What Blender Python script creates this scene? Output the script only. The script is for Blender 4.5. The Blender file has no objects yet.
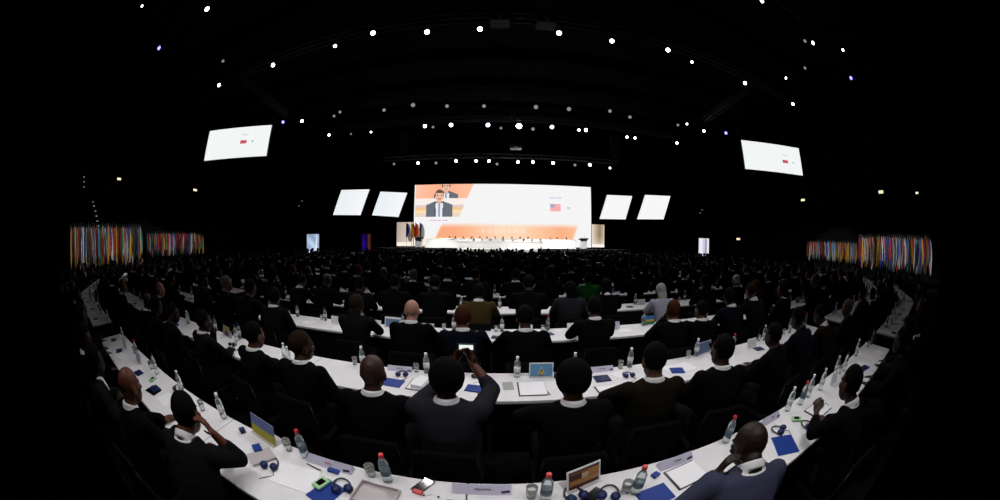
import bpy, bmesh, math, random
import numpy as np
from mathutils import Vector, Matrix
random.seed(7)
PI = math.pi; R = math.radians
sc = bpy.context.scene; C = sc.collection
CAMZ = 2.10
LENS_PX, PITCH, ROLL, YAW = 307.0, R(-1.8), R(0.5), math.atan(.014)

# ---------------------------------------------------------------- sight lines of the fisheye lens
def sight(px, py):
    dx, dy = px-500, 250-py
    c, s = math.cos(ROLL), math.sin(ROLL)
    dx, dy = c*dx-s*dy, s*dx+c*dy
    r = math.hypot(dx, dy) or 1e-6
    t = 2*math.asin(min(1, r/(2*LENS_PX)))
    v = (math.sin(t)*dx/r, math.cos(t), math.sin(t)*dy/r)
    cp, sp = math.cos(PITCH), math.sin(PITCH)
    v = (v[0], v[1]*cp-v[2]*sp, v[1]*sp+v[2]*cp)
    c, s = math.cos(YAW), math.sin(YAW)
    return Vector((c*v[0]+s*v[1], -s*v[0]+c*v[1], v[2]))
def on_z(px, py, z=.75):
    d = sight(px, py); k = (z-CAMZ)/d.z
    return Vector((k*d.x, k*d.y, z))
def on_y(px, py, Y):
    d = sight(px, py); k = Y/d.y
    return Vector((k*d.x, Y, CAMZ+k*d.z))
def on_x(px, py, X):
    d = sight(px, py); k = X/d.x
    return Vector((X, k*d.y, CAMZ+k*d.z))

# ---------------------------------------------------------------- materials
def mat(name, col, rough=.6, metal=0, spec=.5, emit=None, es=1, noise=0, nscale=30, trans=0, alpha=1, sheen=0, bump=0):
    m = bpy.data.materials.new(name); m.use_nodes = True
    nt = m.node_tree; b = nt.nodes['Principled BSDF']
    b.inputs['Base Color'].default_value = (*col, 1)
    b.inputs['Roughness'].default_value = rough
    b.inputs['Metallic'].default_value = metal; b.inputs['Specular IOR Level'].default_value = spec
    if trans: b.inputs['Transmission Weight'].default_value = trans; b.inputs['IOR'].default_value = 1.33
    if sheen: b.inputs['Sheen Weight'].default_value = sheen
    if emit: b.inputs['Emission Color'].default_value = (*emit, 1); b.inputs['Emission Strength'].default_value = es
    if noise or bump:
        tc = nt.nodes.new('ShaderNodeTexCoord'); n = nt.nodes.new('ShaderNodeTexNoise')
        n.inputs['Scale'].default_value = nscale; n.inputs['Detail'].default_value = 4
        nt.links.new(tc.outputs['Object'], n.inputs['Vector'])
        if noise:
            r = nt.nodes.new('ShaderNodeValToRGB')
            r.color_ramp.elements[0].position = .3; r.color_ramp.elements[1].position = .7
            r.color_ramp.elements[0].color = (*[c*(1-noise) for c in col], 1)
            r.color_ramp.elements[1].color = (*[min(1, c*(1+noise)) for c in col], 1)
            nt.links.new(n.outputs['Fac'], r.inputs['Fac']); nt.links.new(r.outputs['Color'], b.inputs['Base Color'])
        if bump:
            bp = nt.nodes.new('ShaderNodeBump'); bp.inputs['Strength'].default_value = bump; bp.inputs['Distance'].default_value = .01
            nt.links.new(n.outputs['Fac'], bp.inputs['Height']); nt.links.new(bp.outputs['Normal'], b.inputs['Normal'])
    return m
M = {}
M['black'] = mat('black_metal', (.012, .012, .013), .45, .3)
M['hall'] = mat('hall_black', (.002, .002, .0024), .95, spec=.1, noise=.3, nscale=.6)
M['carpet'] = mat('dark_carpet', (.004, .004, .005), .95, spec=.05, noise=.4, nscale=40, bump=.3)
M['truss'] = mat('truss_metal', (.05, .05, .055), .5, .5)
M['grey'] = mat('grey_casing', (.25, .25, .26), .5)
M['dimgrey'] = mat('dark_grey_casing', (.022, .022, .022), .7)
M['cloth'] = mat('white_table_cloth', (.74, .73, .76), .85, noise=.04, nscale=9, bump=.15)
M['panel'] = mat('grey_table_skirt', (.16, .165, .16), .8, noise=.15, nscale=6)
M['paper'] = mat('white_paper', (.86, .86, .9), .7)
M['lav'] = mat('pale_lavender_card', (.58, .56, .72), .7)
M['ink'] = mat('dark_violet_ink', (.03, .025, .07), .6)
M['redink'] = mat('red_ink', (.5, .12, .08), .6)
M['blue'] = mat('royal_blue_card', (.006, .035, .24), .45, spec=.3)
M['navy'] = mat('navy_blue_plastic', (.005, .014, .075), .4, spec=.3)
M['deepblue'] = mat('dark_blue_foam', (.006, .02, .10), .7)
M['bk'] = mat('black_plastic', (.008, .008, .010), .3)
M['screen_off'] = mat('black_glass', (.004, .004, .005), .08)
M['green'] = mat('pale_green_plastic', (.35, .62, .33), .5)
M['red'] = mat('red_plastic', (.55, .008, .012), .35)
M['redp'] = mat('red_label_print', (.6, .03, .04), .5)
M['bottle'] = mat('clear_bottle_plastic', (.86, .94, .95), .08, trans=.85)
M['blab'] = mat('bluish_bottle_label', (.07, .11, .15), .5)
M['blab2'] = mat('white_bottle_label', (.7, .72, .75), .5)
M['glass'] = mat('drinking_glass', (.9, .92, .92), .04, trans=.85)
M['clearbox'] = mat('translucent_plastic', (.60, .55, .56), .25, trans=.25)
M['greypaper'] = mat('grey_print', (.34, .36, .33), .7)
M['steel'] = mat('brushed_steel', (.5, .5, .5), .3, .9)
M['chairfab'] = mat('black_chair_fabric', (.004, .004, .0045), .95, spec=.05)
M['chairmetal'] = mat('dark_chair_metal', (.03, .03, .03), .35, .8)
M['white'] = mat('white_paint', (.8, .8, .8), .6)
M['stagewhite'] = mat('white_stage_cladding', (.85, .84, .82), .6)
M['deck'] = mat('black_stage_deck', (.02, .02, .02), .7)
M['shirt'] = mat('white_shirt_cotton', (.70, .70, .72), .8)
M['shoe'] = mat('black_shoe_leather', (.01, .01, .01), .3)
M['trous'] = mat('black_trouser_wool', (.005, .005, .006), .95, spec=.05)
for k, c in dict(black=(.0025, .0025, .003), charcoal=(.0055, .0055, .0065), navy=(.003, .004, .008), grey=(.016, .016, .021), brown=(.009, .0065, .004), panel=(.22, .20, .19),
                 olive=(.050, .032, .012), green=(.010, .085, .018), bluegrey=(.040, .043, .078), pale=(.40, .40, .50), deepred=(.05, .006, .007),
                 lightblue=(.10, .16, .22), darkpattern=(.022, .022, .028)).items():
    M['suit_'+k] = mat('suit_'+k, c, .95, spec=.04)
for k, c in dict(dark=(.014, .006, .005), brown=(.036, .013, .008), tan=(.10, .044, .028), pink=(.38, .18, .14), rust=(.085, .024, .011)).items():
    M['skin_'+k] = mat('skin_'+k, c, .5, spec=.25, noise=.12, nscale=12)
for k, c in dict(black=(.0022, .002, .002), brown=(.016, .009, .005), grey=(.06, .057, .055), white=(.40, .39, .38), blond=(.13, .07, .03), auburn=(.045, .013, .007)).items():
    M['hair_'+k] = mat('hair_'+k, c, .9, spec=.05, noise=.4, nscale=60, bump=.5)
M['eye'] = mat('eye_white', (.6, .6, .58), .3)

# ---------------------------------------------------------------- mesh helpers
def box(bm, x0, x1, y0, y1, z0, z1, mi=0, bev=0):
    v = [bm.verts.new(p) for p in ((x0,y0,z0),(x1,y0,z0),(x1,y1,z0),(x0,y1,z0),(x0,y0,z1),(x1,y0,z1),(x1,y1,z1),(x0,y1,z1))]
    fs = [bm.faces.new([v[i] for i in q]) for q in ((3,2,1,0),(4,5,6,7),(0,1,5,4),(1,2,6,5),(2,3,7,6),(3,0,4,7))]
    for f in fs: f.material_index = mi
    if bev:
        es = list({e for f in fs for e in f.edges})
        r = bmesh.ops.bevel(bm, geom=es, offset=bev, segments=2, affect='EDGES', profile=.5)
        for f in r['faces']: f.material_index = mi
    return v
def lathe(bm, prof, c=(0,0,0), seg=14, mi=0, axis=None):
    """prof: (radius, height) pairs, closed at both ends."""
    rings = []
    for r, z in prof:
        rings.append([bm.verts.new((c[0]+max(r,1e-4)*math.cos(2*PI*i/seg), c[1]+max(r,1e-4)*math.sin(2*PI*i/seg), c[2]+z)) for i in range(seg)])
    for a, b in zip(rings, rings[1:]):
        for i in range(seg):
            f = bm.faces.new((a[i], a[(i+1)%seg], b[(i+1)%seg], b[i])); f.material_index = mi; f.smooth = True
    bm.faces.new(rings[0][::-1]).material_index = mi; bm.faces.new(rings[-1]).material_index = mi
    return [v for r in rings for v in r]
def frame_for(t, side):
    t = t.normalized(); s = (side - t*side.dot(t))
    if s.length < 1e-4: s = Vector((0,1,0)) - t*t.y
    s.normalize(); return s, t.cross(s).normalized()
def tube(bm, pts, rads, seg=12, side=(1,0,0), mi=0, cap=True):
    pts = [Vector(p) for p in pts]; rads = [(r, r) if not isinstance(r, tuple) else r for r in rads]
    side = Vector(side); P, Q = [], []
    n = len(pts)
    tans = [(pts[min(i+1,n-1)]-pts[max(i-1,0)]).normalized() for i in range(n)]
    if cap:
        for f in (.98, .7): P.append((pts[0]-tans[0]*min(rads[0])*f, tans[0], tuple(r*math.sqrt(1-f*f) for r in rads[0])))
    for p, t, r in zip(pts, tans, rads): P.append((p, t, r))
    if cap:
        for f in (.7, .98): P.append((pts[-1]+tans[-1]*min(rads[-1])*f, tans[-1], tuple(r*math.sqrt(1-f*f) for r in rads[-1])))
    rings = []
    for p, t, r in P:
        s, u = frame_for(t, side)
        rings.append([bm.verts.new(p+s*r[0]*math.cos(2*PI*i/seg)+u*r[1]*math.sin(2*PI*i/seg)) for i in range(seg)])
    for a, b in zip(rings, rings[1:]):
        for i in range(seg):
            f = bm.faces.new((a[i], a[(i+1)%seg], b[(i+1)%seg], b[i])); f.material_index = mi; f.smooth = True
    bm.faces.new(rings[0][::-1]).material_index = mi; bm.faces.new(rings[-1]).material_index = mi
def ball(bm, c, r, Mx=None, u=14, v=10, mi=0):
    r = (r, r, r) if not isinstance(r, tuple) else r
    m = (Mx or Matrix()) @ Matrix.Translation(c) @ Matrix.Diagonal((*r, 1))
    g = bmesh.ops.create_uvsphere(bm, u_segments=u, v_segments=v, radius=1, matrix=m)
    for vv in g['verts']:
        for f in vv.link_faces: f.material_index = mi; f.smooth = True
def mesh_of(bm, name, smooth=False):
    bmesh.ops.recalc_face_normals(bm, faces=bm.faces[:])
    me = bpy.data.meshes.new(name); bm.to_mesh(me); bm.free()
    if smooth: me.polygons.foreach_set('use_smooth', [True]*len(me.polygons))
    return me
def link(name, me, mats=None, parent=None):
    o = bpy.data.objects.new(name, me)
    for m in (mats or ()):
        me.materials.append(m)
    C.objects.link(o)
    if parent: o.parent = parent
    return o
def obj(name, bm, mats, parent=None, smooth=False):
    if not isinstance(mats, (list, tuple)): mats = [mats]
    return link(name, mesh_of(bm, name, smooth), mats, parent)
def tag(o, label, cat, group=None):
    o['label'] = label; o['category'] = cat
    if group: o['group'] = group
    return o
def thing(name, label, cat, loc=(0,0,0), rz=0, group=None):
    o = bpy.data.objects.new(name, None); C.objects.link(o); o.empty_display_size = .1
    o.location = loc; o.rotation_euler = (0, 0, rz); return tag(o, label, cat, group)
def struct(name, bm, m, parent=None):
    o = obj(name, bm, m, parent)
    if not parent: o['kind'] = 'structure'
    return o
def dup(root, loc, rz, label=None, group=None, scale=None):
    r = root.copy(); C.objects.link(r); r.location = loc; r.rotation_euler = (0, 0, rz)
    if label: r['label'] = label
    if group: r['group'] = group
    if scale: r.scale = (scale,)*3
    for ch in list(root.children):
        c = ch.copy(); C.objects.link(c); c.parent = r
        for g in ch.children:
            d = g.copy(); C.objects.link(d); d.parent = c
    return r
def baked(bm, mods, name='baked'):
    """evaluate modifiers on a mesh and hand back the plain mesh"""
    me = mesh_of(bm, 'tmp'); o = bpy.data.objects.new('tmp', me); C.objects.link(o)
    for typ, kw in mods:
        md = o.modifiers.new(typ, typ)
        for k, v in kw.items(): setattr(md, k, v)
    dg = bpy.context.evaluated_depsgraph_get()
    out = bpy.data.meshes.new_from_object(o.evaluated_get(dg)); out.name = name
    bpy.data.objects.remove(o); bpy.data.meshes.remove(me)
    out.polygons.foreach_set('use_smooth', [True]*len(out.polygons))
    return out
def skin(bm, vox, dec=1.0, it=4, name='baked'):
    mods = [('REMESH', dict(mode='VOXEL', voxel_size=vox)), ('SMOOTH', dict(factor=.5, iterations=it))]
    if dec < 1: mods.append(('DECIMATE', dict(ratio=dec)))
    return baked(bm, mods, name)
def truss_bm(bm, p0, p1, w=.4, r=.03):
    p0, p1 = Vector(p0), Vector(p1); d = (p1-p0); L = d.length; d.normalize()
    s = d.cross(Vector((0,0,1))).normalized(); u = Vector((0,0,1))
    cs = [p0+s*a*w/2+u*b*w/2 for a, b in ((-1,-1),(1,-1),(1,1),(-1,1))]
    for c in cs: tube(bm, [c, c+d*L], [r, r], seg=6, side=(0,0,1), cap=False)
    n = int(L/w/1.4)
    for i in range(n):
        for k in range(4):
            a = cs[k]+d*L*i/n; b = cs[(k+1)%4]+d*L*(i+1)/n
            tube(bm, [a, b], [r*.5, r*.5], seg=4, side=(0,0,1), cap=False)
NTH = ['', 'nearest', 'second', 'third', 'fourth', 'fifth', 'sixth', 'seventh', 'eighth', 'ninth', 'tenth', 'eleventh', 'twelfth', 'thirteenth', 'fourteenth', 'fifteenth', 'sixteenth', 'seventeenth', 'eighteenth']

# ================================================================ the hall
XW, YF, YB, ZC = 40, 44, -5, 18
b = bmesh.new(); box(b, -XW, XW, YB, YF, -.2, 0); struct('floor', b, M['carpet'])
b = bmesh.new(); box(b, -XW, XW, YB, YF, ZC, ZC+.2)
for k in range(9): box(b, -XW, XW, 2+k*5, 2.3+k*5, ZC-.8, ZC)
struct('ceiling', b, M['hall'])
for n, a in dict(wall_left=(-XW-.2, -XW, YB, YF), wall_right=(XW, XW+.2, YB, YF), wall_front=(-XW, XW, YF, YF+.2), wall_back=(-XW, XW, YB-.2, YB)).items():
    b = bmesh.new(); box(b, *a, 0, ZC); struct(n, b, M['hall'])
# tiers of raised seating along both side walls, in the dark
for s, n in ((-1, 'left'), (1, 'right')):
    b = bmesh.new()
    for k in range(5):
        x0, x1 = sorted((s*(38-k*.9+.9), s*(38-k*.9)))
        box(b, min(s*(34+k*1.1), s*39.8), max(s*(34+k*1.1), s*39.8), 8, 40, 0 if k == 0 else 3+(k-1)*.7, 3+k*.7)
    o = obj('seating_tier', b, M['hall']); o['kind'] = 'structure'
b = bmesh.new(); box(b, -XW, XW, 39, 39.15, 0, ZC-1); o = obj('backdrop_curtain', b, M['hall']); o['kind'] = 'structure'

# ================================================================ screens
def screen_mat(name, attr=True, col=(1,1,1), es=1.0):
    m = bpy.data.materials.new(name); m.use_nodes = True; nt = m.node_tree; nt.nodes.clear()
    e = nt.nodes.new('ShaderNodeEmission'); o = nt.nodes.new('ShaderNodeOutputMaterial'); nt.links.new(e.outputs[0], o.inputs[0])
    e.inputs['Strength'].default_value = es; e.inputs['Color'].default_value = (*col, 1)
    if attr:
        a = nt.nodes.new('ShaderNodeAttribute'); a.attribute_name = 'pix'; nt.links.new(a.outputs['Color'], e.inputs['Color'])
    return m
M['led'] = screen_mat('led_picture')
def lin(c): return tuple(((x/255)/12.92 if x/255 <= .04045 else ((x/255+.055)/1.055)**2.4) for x in c)
def picture_mesh(name, p00, p10, p01, nu, nv, fn):
    """flat screen face: p00 bottom left, p10 bottom right, p01 top left; fn(u,v)->sRGB colour of each pixel"""
    p00, p10, p01 = Vector(p00), Vector(p10), Vector(p01); eu, ev = p10-p00, p01-p00
    vs = [tuple(p00+eu*(i/nu)+ev*(j/nv)) for j in range(nv+1) for i in range(nu+1)]
    fs = [(j*(nu+1)+i, j*(nu+1)+i+1, (j+1)*(nu+1)+i+1, (j+1)*(nu+1)+i) for j in range(nv) for i in range(nu)]
    me = bpy.data.meshes.new(name); me.from_pydata(vs, [], fs)
    at = me.attributes.new('pix', 'FLOAT_COLOR', 'FACE')
    cols = np.ones((len(fs), 4), dtype=np.float32); k = 0
    for j in range(nv):
        for i in range(nu):
            cols[k, :3] = lin(fn((i+.5)/nu, (j+.5)/nv)); k += 1
    at.data.foreach_set('color', cols.ravel())
    return me
def mix(a, b, t):
    t = max(0, min(1, t)); return tuple(x+(y-x)*t for x, y in zip(a, b))
WH = (246, 245, 246)
def band(x, a, b, s): return max(0, min(1, (x-a)/s))*max(0, min(1, (b-x)/s))
def man(x, y, cx, cy, s, c):
    """head, suit, shirt and tie of a speaker shown on the screen; s = head width"""
    dx, dy = (x-cx)/s, (y-cy)/s
    if dx*dx/.25+dy*dy/.42 < 1:
        if dy < -.25 or (abs(dx) > .38 and dy < .1): return (96, 84, 80)
        if abs(abs(dx)-.2) < .07 and abs(dy) < .06: return (120, 84, 74)
        if abs(dy-.36) < .04 and abs(dx) < .16: return (190, 110, 100)
        return (238, 190, 164)
    if abs(dx) < .25 and .5 < dy < .9: return (225, 176, 152)
    if dy > .62:
        half = min(1.42, .45+(dy-.62)*2.6)
        if abs(dx) < .42-(dy-.6)*.06 and dy > .8: return (150, 160, 182) if abs(dx) < .11 else (236, 238, 246)
        if abs(dx) < half:
            return (106, 112, 122) if abs(dx) > .5 else (88, 94, 108)
    return c
def main_pic(u, v):
    x = 415+176*u; y = 247-62*v
    c = WH
    if y < 217.5 and x < 474-(y-185)*.42 and x > 416.2:
        if y < 199.5: c = mix((255, 176, 138), (255, 204, 178), abs(x-445)/40)
        elif y < 206: c = (250, 240, 236)
        elif y < 208.5: c = (226, 206, 206)
        elif y < 211: c = (246, 200, 150)
        elif y < 214.5: c = (255, 226, 176)
        else: c = (236, 214, 196)
        if y < 199.5: c = man(x, y, 447, 187, 8.5, c)
        c = man(x, y, 440.5, 196.5, 9.4, c)
    elif 220.5 < y < 222 and 430 < x < 449 and math.sin(x*3.1)+math.sin(x*1.7) > -.6: c = (214, 190, 214)
    elif 196.7 < y < 198.6 and 547.5 < x < 560 and math.sin(x*2.6) > -.7: c = (212, 210, 236)
    elif 204 < y < 211 and 549 < x < 559.6:
        if x < 553.5 and y < 207.8: c = (176, 162, 196)
        else: c = (247, 148, 144) if int((y-204)/.55) % 2 == 0 else (250, 198, 194)
    elif 206.6 < y < 209 and 566 < x < 568.6: c = (206, 206, 222)
    if y > 223:
        f = max(0, min(1, (y-223.5)/5))*max(0, min(1, (241-y)/2.5))
        f *= max(0, min(1, (x-(441-(y-228)*.45))/2.5))*max(0, min(1, ((577-(y-228)*.35)-x)/2.5))
        o = mix((255, 216, 182), (251, 168, 124), band(x, 395, 500, 45)*.9+band(x, 520, 600, 40)*.8)
        c = mix(c, o, f)
        if 229.3 < y < 233.2 and 478 < x < 524 and math.sin(x*2.2)+math.sin(x*5.3+1) > .15: c = mix(c, (255, 246, 238), .55)
        if y > 238 and x < 470: c = mix(c, (255, 226, 170), .35)
    return c
def frame_bm(c4, depth, grow, back=.02, ctr_w=None):
    """a slab behind a picture: c4 corners, depth away from the viewer"""
    b = bmesh.new(); c4 = [Vector(c) for c in c4]; ctr = sum(c4, Vector())/4
    n = (c4[1]-c4[0]).cross(c4[3]-c4[0]).normalized()
    if n.dot(ctr_w-Vector((0,0,CAMZ))) < 0: n = -n
    f = [c+(c-ctr).normalized()*grow+n*back for c in c4]; k = [c+n*depth for c in f]
    vf = [b.verts.new(p) for p in f]; vk = [b.verts.new(p) for p in k]
    b.faces.new(vf); b.faces.new(vk[::-1])
    for i in range(4): b.faces.new((vf[i], vf[(i+1)%4], vk[(i+1)%4], vk[i]))
    return b
YS = 36.0
def screen(label, cat, c4, nu, nv, fn, name='projection_screen', group=None):
    """c4: bottom-left, bottom-right, top-right, top-left in metres"""
    c4 = [Vector(c) for c in c4]; base = sum(c4, Vector())/4; base.z = min(c.z for c in c4)
    t = thing(name, label, cat, base, 0, group)
    me = picture_mesh('picture', c4[0]-base, c4[1]-base, c4[3]-base, nu, nv, fn)
    link('picture', me, [M['led']], t)
    obj('casing', frame_bm([c-base for c in c4], .18, .06, ctr_w=base), M['black'], t)
    f = frame_bm([c-base for c in c4], .06, -.6, .2, ctr_w=base)
    obj('rear_bracket', f, M['truss'], t)
    # wires it hangs from
    for q in (c4[2], c4[3]):
        if name != 'projection_screen' : break
        w = bmesh.new(); p = q-base+Vector((0, .25, 0)); tube(w, [p, p+Vector((0, 0, ZC-q.z-.02))], [.015, .015], seg=5, side=(1,0,0), cap=False)
        obj('suspension_cable', w, M['black'], t)
    return t
screen('huge bright LED wall behind the stage, speaker pictured at upper left', 'screen', [(-9.9,YS,1.35),(11.6,YS,1.35),(11.6,YS,8.8),(-9.9,YS,8.8)], 300, 104, main_pic, 'led_wall')
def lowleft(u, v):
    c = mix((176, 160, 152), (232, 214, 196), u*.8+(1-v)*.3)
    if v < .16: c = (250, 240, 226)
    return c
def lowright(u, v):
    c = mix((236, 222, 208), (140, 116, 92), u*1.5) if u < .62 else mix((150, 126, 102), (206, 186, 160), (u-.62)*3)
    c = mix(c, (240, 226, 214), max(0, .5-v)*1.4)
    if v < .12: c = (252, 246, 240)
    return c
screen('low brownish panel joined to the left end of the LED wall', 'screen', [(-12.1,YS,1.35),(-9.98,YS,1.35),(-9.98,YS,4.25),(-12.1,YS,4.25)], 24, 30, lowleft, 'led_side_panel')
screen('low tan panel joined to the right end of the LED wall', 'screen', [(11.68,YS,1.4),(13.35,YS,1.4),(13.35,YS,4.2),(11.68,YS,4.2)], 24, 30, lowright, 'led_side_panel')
pale = lambda u, v: mix((232, 240, 244), (246, 248, 250), u)
white = lambda u, v: (247, 247, 248)
for lab, pts, fn in (
    ('slanted pale white screen, farthest left of the stage pair', [(333,215),(360.5,215.2),(369,191),(341.5,190)], pale),
    ('slanted pale screen between the outer left one and the LED wall', [(372,215.3),(398.5,217),(407,193),(380.5,191.6)], pale),
    ('slanted white screen just right of the LED wall', [(599.5,219),(625.5,219.4),(633.5,195.3),(607,194.9)], white),
    ('slanted white screen, farther right of the stage pair', [(637,219.3),(663.5,219.4),(671,195.4),(645,194.9)], white)):
    c4 = [on_y(*p, YS) for p in pts]; c4[2] = c4[1]+(c4[3]-c4[0])
    screen(lab, 'screen', c4, 8, 8, fn, 'slanted_screen', 'slanted screens beside the stage')
def side_pic(fx, fy):
    def f(u, v):
        c = (242, 246, 246)
        if abs(u-fx) < .05 and abs(v-fy) < .065: c = (176, 70, 100) if u < fx and v > fy else (214, 84, 104)
        elif abs(u-fx-.14) < .012 and abs(v-fy) < .03: c = (120, 170, 150)
        elif abs(u-fx-.01) < .05 and abs(v-fy-.24) < .012: c = (200, 214, 216)
        return c
    return f
screen('left white hanging screen showing a small red flag, under the ceiling', 'screen',
       [(-21.44,13.27,8.0),(-16.05,15.93,8.0),(-16.05,15.93,10.35),(-21.44,13.27,10.35)], 90, 36, side_pic(.62, .5))
screen('right white hanging screen showing a small red flag, under the ceiling', 'screen',
       [(19.04,16.73,7.97),(25.0,14.0,7.97),(25.0,14.0,10.35),(19.04,16.73,10.35)], 90, 36, side_pic(.7, .42))
def banner(lab, x0, y0, x1, y1, fn, nu=12, nv=24):
    a = on_y(x0, y1, YS); d = on_y(x1, y0, YS)
    screen(lab, 'banner', [(a.x,YS,a.z),(d.x,YS,a.z),(d.x,YS,d.z),(a.x,YS,d.z)], nu, nv, fn, 'lit_banner')
def bn1(u, v):
    c = mix((150, 170, 200), (190, 214, 240), math.sin(u*7+v*9)*.5+.5)
    if .72 < u < .85: c = (236, 240, 250)
    if v < .15: c = mix(c, (236, 240, 250), .6)
    return mix(c, (110, 130, 160), max(0, v-.6))
banner('glowing pale blue banner at the left end of the far curtain', 307, 234, 319, 255, bn1)
banner('glowing white banner at the right end of the far curtain', 698.5, 238.5, 709, 256,
       lambda u, v: (30, 30, 60) if abs(u-.72) < .05 and v < .95 else mix((196, 196, 214), (236, 236, 250), math.sin(u*8)*.5+.5))
banner('dim purple and brown banner left of the stage', 361.5, 234, 371, 251,
       lambda u, v: mix((40, 8, 150), (16, 4, 50), abs(u-.25)*3+abs(v-.45)*1.2) if u < .55 else mix((86, 44, 34), (26, 12, 12), abs(u-.8)*4))

# ================================================================ stage
SW = 13.6
b = bmesh.new(); box(b, -12.3, SW, 32.6, 38.4, 0, 1.05, 0); o = obj('stage_deck', b, M['deck']); o['kind'] = 'structure'
b = bmesh.new(); box(b, -3.9, 4.7, 31.9, 32.6, 0, 1.2, 0, .03); tag(obj('stage_platform', b, M['stagewhite']), 'bright white clad front projecting from the middle of the stage', 'stage')
for x0, x1, lab in ((-13.8, -4.1, 'left'), (4.9, 15.2, 'right')):
    t = thing('stage_step', 'long low white step with a black edge along the %s of the stage' % lab, 'stage', ((x0+x1)/2, 32.2, 0))
    w = (x1-x0)/2
    b = bmesh.new(); box(b, -w, w, -.3, .3, 0, .97, 0, .02); obj('riser', b, M['stagewhite'], t)
    b = bmesh.new(); box(b, -w, w, -.32, .3, .97, 1.27, 0, .02); obj('black_edge', b, M['deck'], t)
def desk(lab, x0, x1, y, z, name='panel_desk'):
    t = thing(name, lab, 'desk', ((x0+x1)/2, y, z)); w = (x1-x0)/2
    b = bmesh.new(); box(b, -w, w, -.35, .35, .90, .96, 0, .01); obj('desk_top', b, M['stagewhite'], t)
    b = bmesh.new(); box(b, -w, w, -.33, -.28, 0, .90, 0); obj('front_panel', b, M['stagewhite'], t)
    for s in (-1, 1):
        b = bmesh.new(); box(b, s*w-.03, s*w+.03, -.27, .3, 0, .90); obj('side_panel', b, M['stagewhite'], t)
desk('long white front desk at the centre of the stage', -4.1, 4.9, 33.2, 1.05)
b = bmesh.new(); box(b, -8.1, 9.2, 34.2, 35.6, 1.05, 1.3); tag(obj('stage_riser', b, M['stagewhite']), 'white riser carrying the rear desk on the stage', 'stage')
desk('long white rear desk on the riser before the LED wall', -8.0, 9.1, 34.6, 1.30)
for px, lab in ((419, 'pale lectern at the left of the stage beside its flags'), (583.5, 'pale lectern at the right end of the stage')):
    p = on_y(px, 244, 32.2); t = thing('lectern', lab, 'lectern', (p.x, 32.2, 1.27))
    b = bmesh.new(); box(b, -.42, .42, -.25, .25, 0, .06, 0, .01); obj('base', b, M['grey'], t)
    b = bmesh.new(); box(b, -.34, .34, -.2, .2, .06, .98, 0, .02); obj('front_panel', b, M['paper'], t)
    b = bmesh.new(); v = box(b, -.5, .5, -.28, .28, .98, 1.08, 0, .01)
    for q in b.verts: q.co.z += q.co.y*.25*-1+.05
    obj('reading_top', b, M['grey'], t)
    b = bmesh.new(); tube(b, [(.1, .1, 1.05), (.12, .1, 1.3), (.1, -.05, 1.4)], [.01, .01, .02], seg=6); obj('microphone', b, M['bk'], t)

# ================================================================ flags
FC = dict(red=(.42,.012,.016), blue=(.015,.045,.32), white=(.45,.45,.47), yellow=(.62,.38,.03), green=(.02,.20,.07), orange=(.55,.15,.02),
          skyblue=(.12,.30,.50), darkblue=(.01,.015,.12), black=(.01,.01,.01), darkred=(.16,.008,.015))
FM = {k: mat('flag_'+k, c, .8) for k, c in FC.items()}
M['pole'] = mat('dark_flag_pole', (.06, .06, .06), .4, .8)
def flag_meshes(cols, seed, W=.36, H=2.35):
    """a flag hanging limp from its pole: vertical folds, colours running down it"""
    rnd = random.Random(seed); b = bmesh.new(); nx, nz = 16, 12
    ph = rnd.random()*6; g = []
    for j in range(nz+1):
        f = j/nz; row = []
        for i in range(nx+1):
            u = i/nx; wid = W*(.55+.45*math.sin(min(1, f*1.5)*PI/2))*(1-.15*f)
            x = (u-.12)*wid; y = .045*math.sin(u*13+ph+f*1.2)*(.4+f*.6)+.03
            z = -f*H*(.86+.14*math.sin(u*5+ph)) - .25*u*(1-f)
            row.append(b.verts.new((x, y, z)))
        g.append(row)
    n = len(cols)
    for j in range(nz):
        for i in range(nx):
            f = b.faces.new((g[j][i], g[j][i+1], g[j+1][i+1], g[j+1][i])); f.smooth = True
            f.material_index = min(n-1, int(((i+.5)/nx+.16*math.sin(j/nz*4+ph))*n)) if i/nx+.16*math.sin(j/nz*4+ph) > 0 else 0
    bmesh.ops.solidify(b, geom=b.faces[:], thickness=.006)
    return b
COMB = [('red','white'),('blue','yellow','red'),('yellow','orange','green'),('red','yellow'),('blue','white','red'),('green','white','red'),('orange','white','green'),
        ('darkblue','white'),('red','white','black'),('skyblue','white'),('green','yellow','blue'),('red','blue'),('yellow','red'),('white','blue','green'),
        ('black','red','yellow'),('darkred','white'),('green','red'),('blue','white'),('darkblue','yellow'),('red','green','yellow')]
fcache = {}
def flag(x, y, top, rz, ci, lab, grp, base=0, wide=1.0):
    cols = COMB[ci % len(COMB)]; s = (ci*7) % 3; key = (ci % len(COMB), s)
    t = thing('flag', lab % ' and '.join(cols) if len(cols) < 3 else lab % ('%s, %s and %s' % cols), 'flag', (x, y, base), rz, grp)
    if 'pole' not in fcache:
        b = bmesh.new(); tube(b, [(0,0,.05), (0,0,3.2)], [.016, .014], seg=7, cap=True); ball(b, (0,0,3.24), .035, u=8, v=6); fcache['pole'] = mesh_of(b, 'pole'); fcache['pole'].materials.append(M['pole'])
        b = bmesh.new(); lathe(b, [(.17,0),(.17,.03),(.05,.06),(.03,.14)], seg=12); fcache['base'] = mesh_of(b, 'base'); fcache['base'].materials.append(M['pole'])
    if key not in fcache:
        fcache[key] = mesh_of(flag_meshes(cols, ci*3+s), 'flag_cloth')
        for c in cols: fcache[key].materials.append(FM[c])
    o = link('pole', fcache['pole'], None, t); o.scale = (1, 1, top/3.2)
    link('base', fcache['base'], None, t)
    o = link('flag_cloth', fcache[key], None, t); o.location = (0, 0, top-.02); o.scale = (wide, wide, top/3.2)
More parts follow.
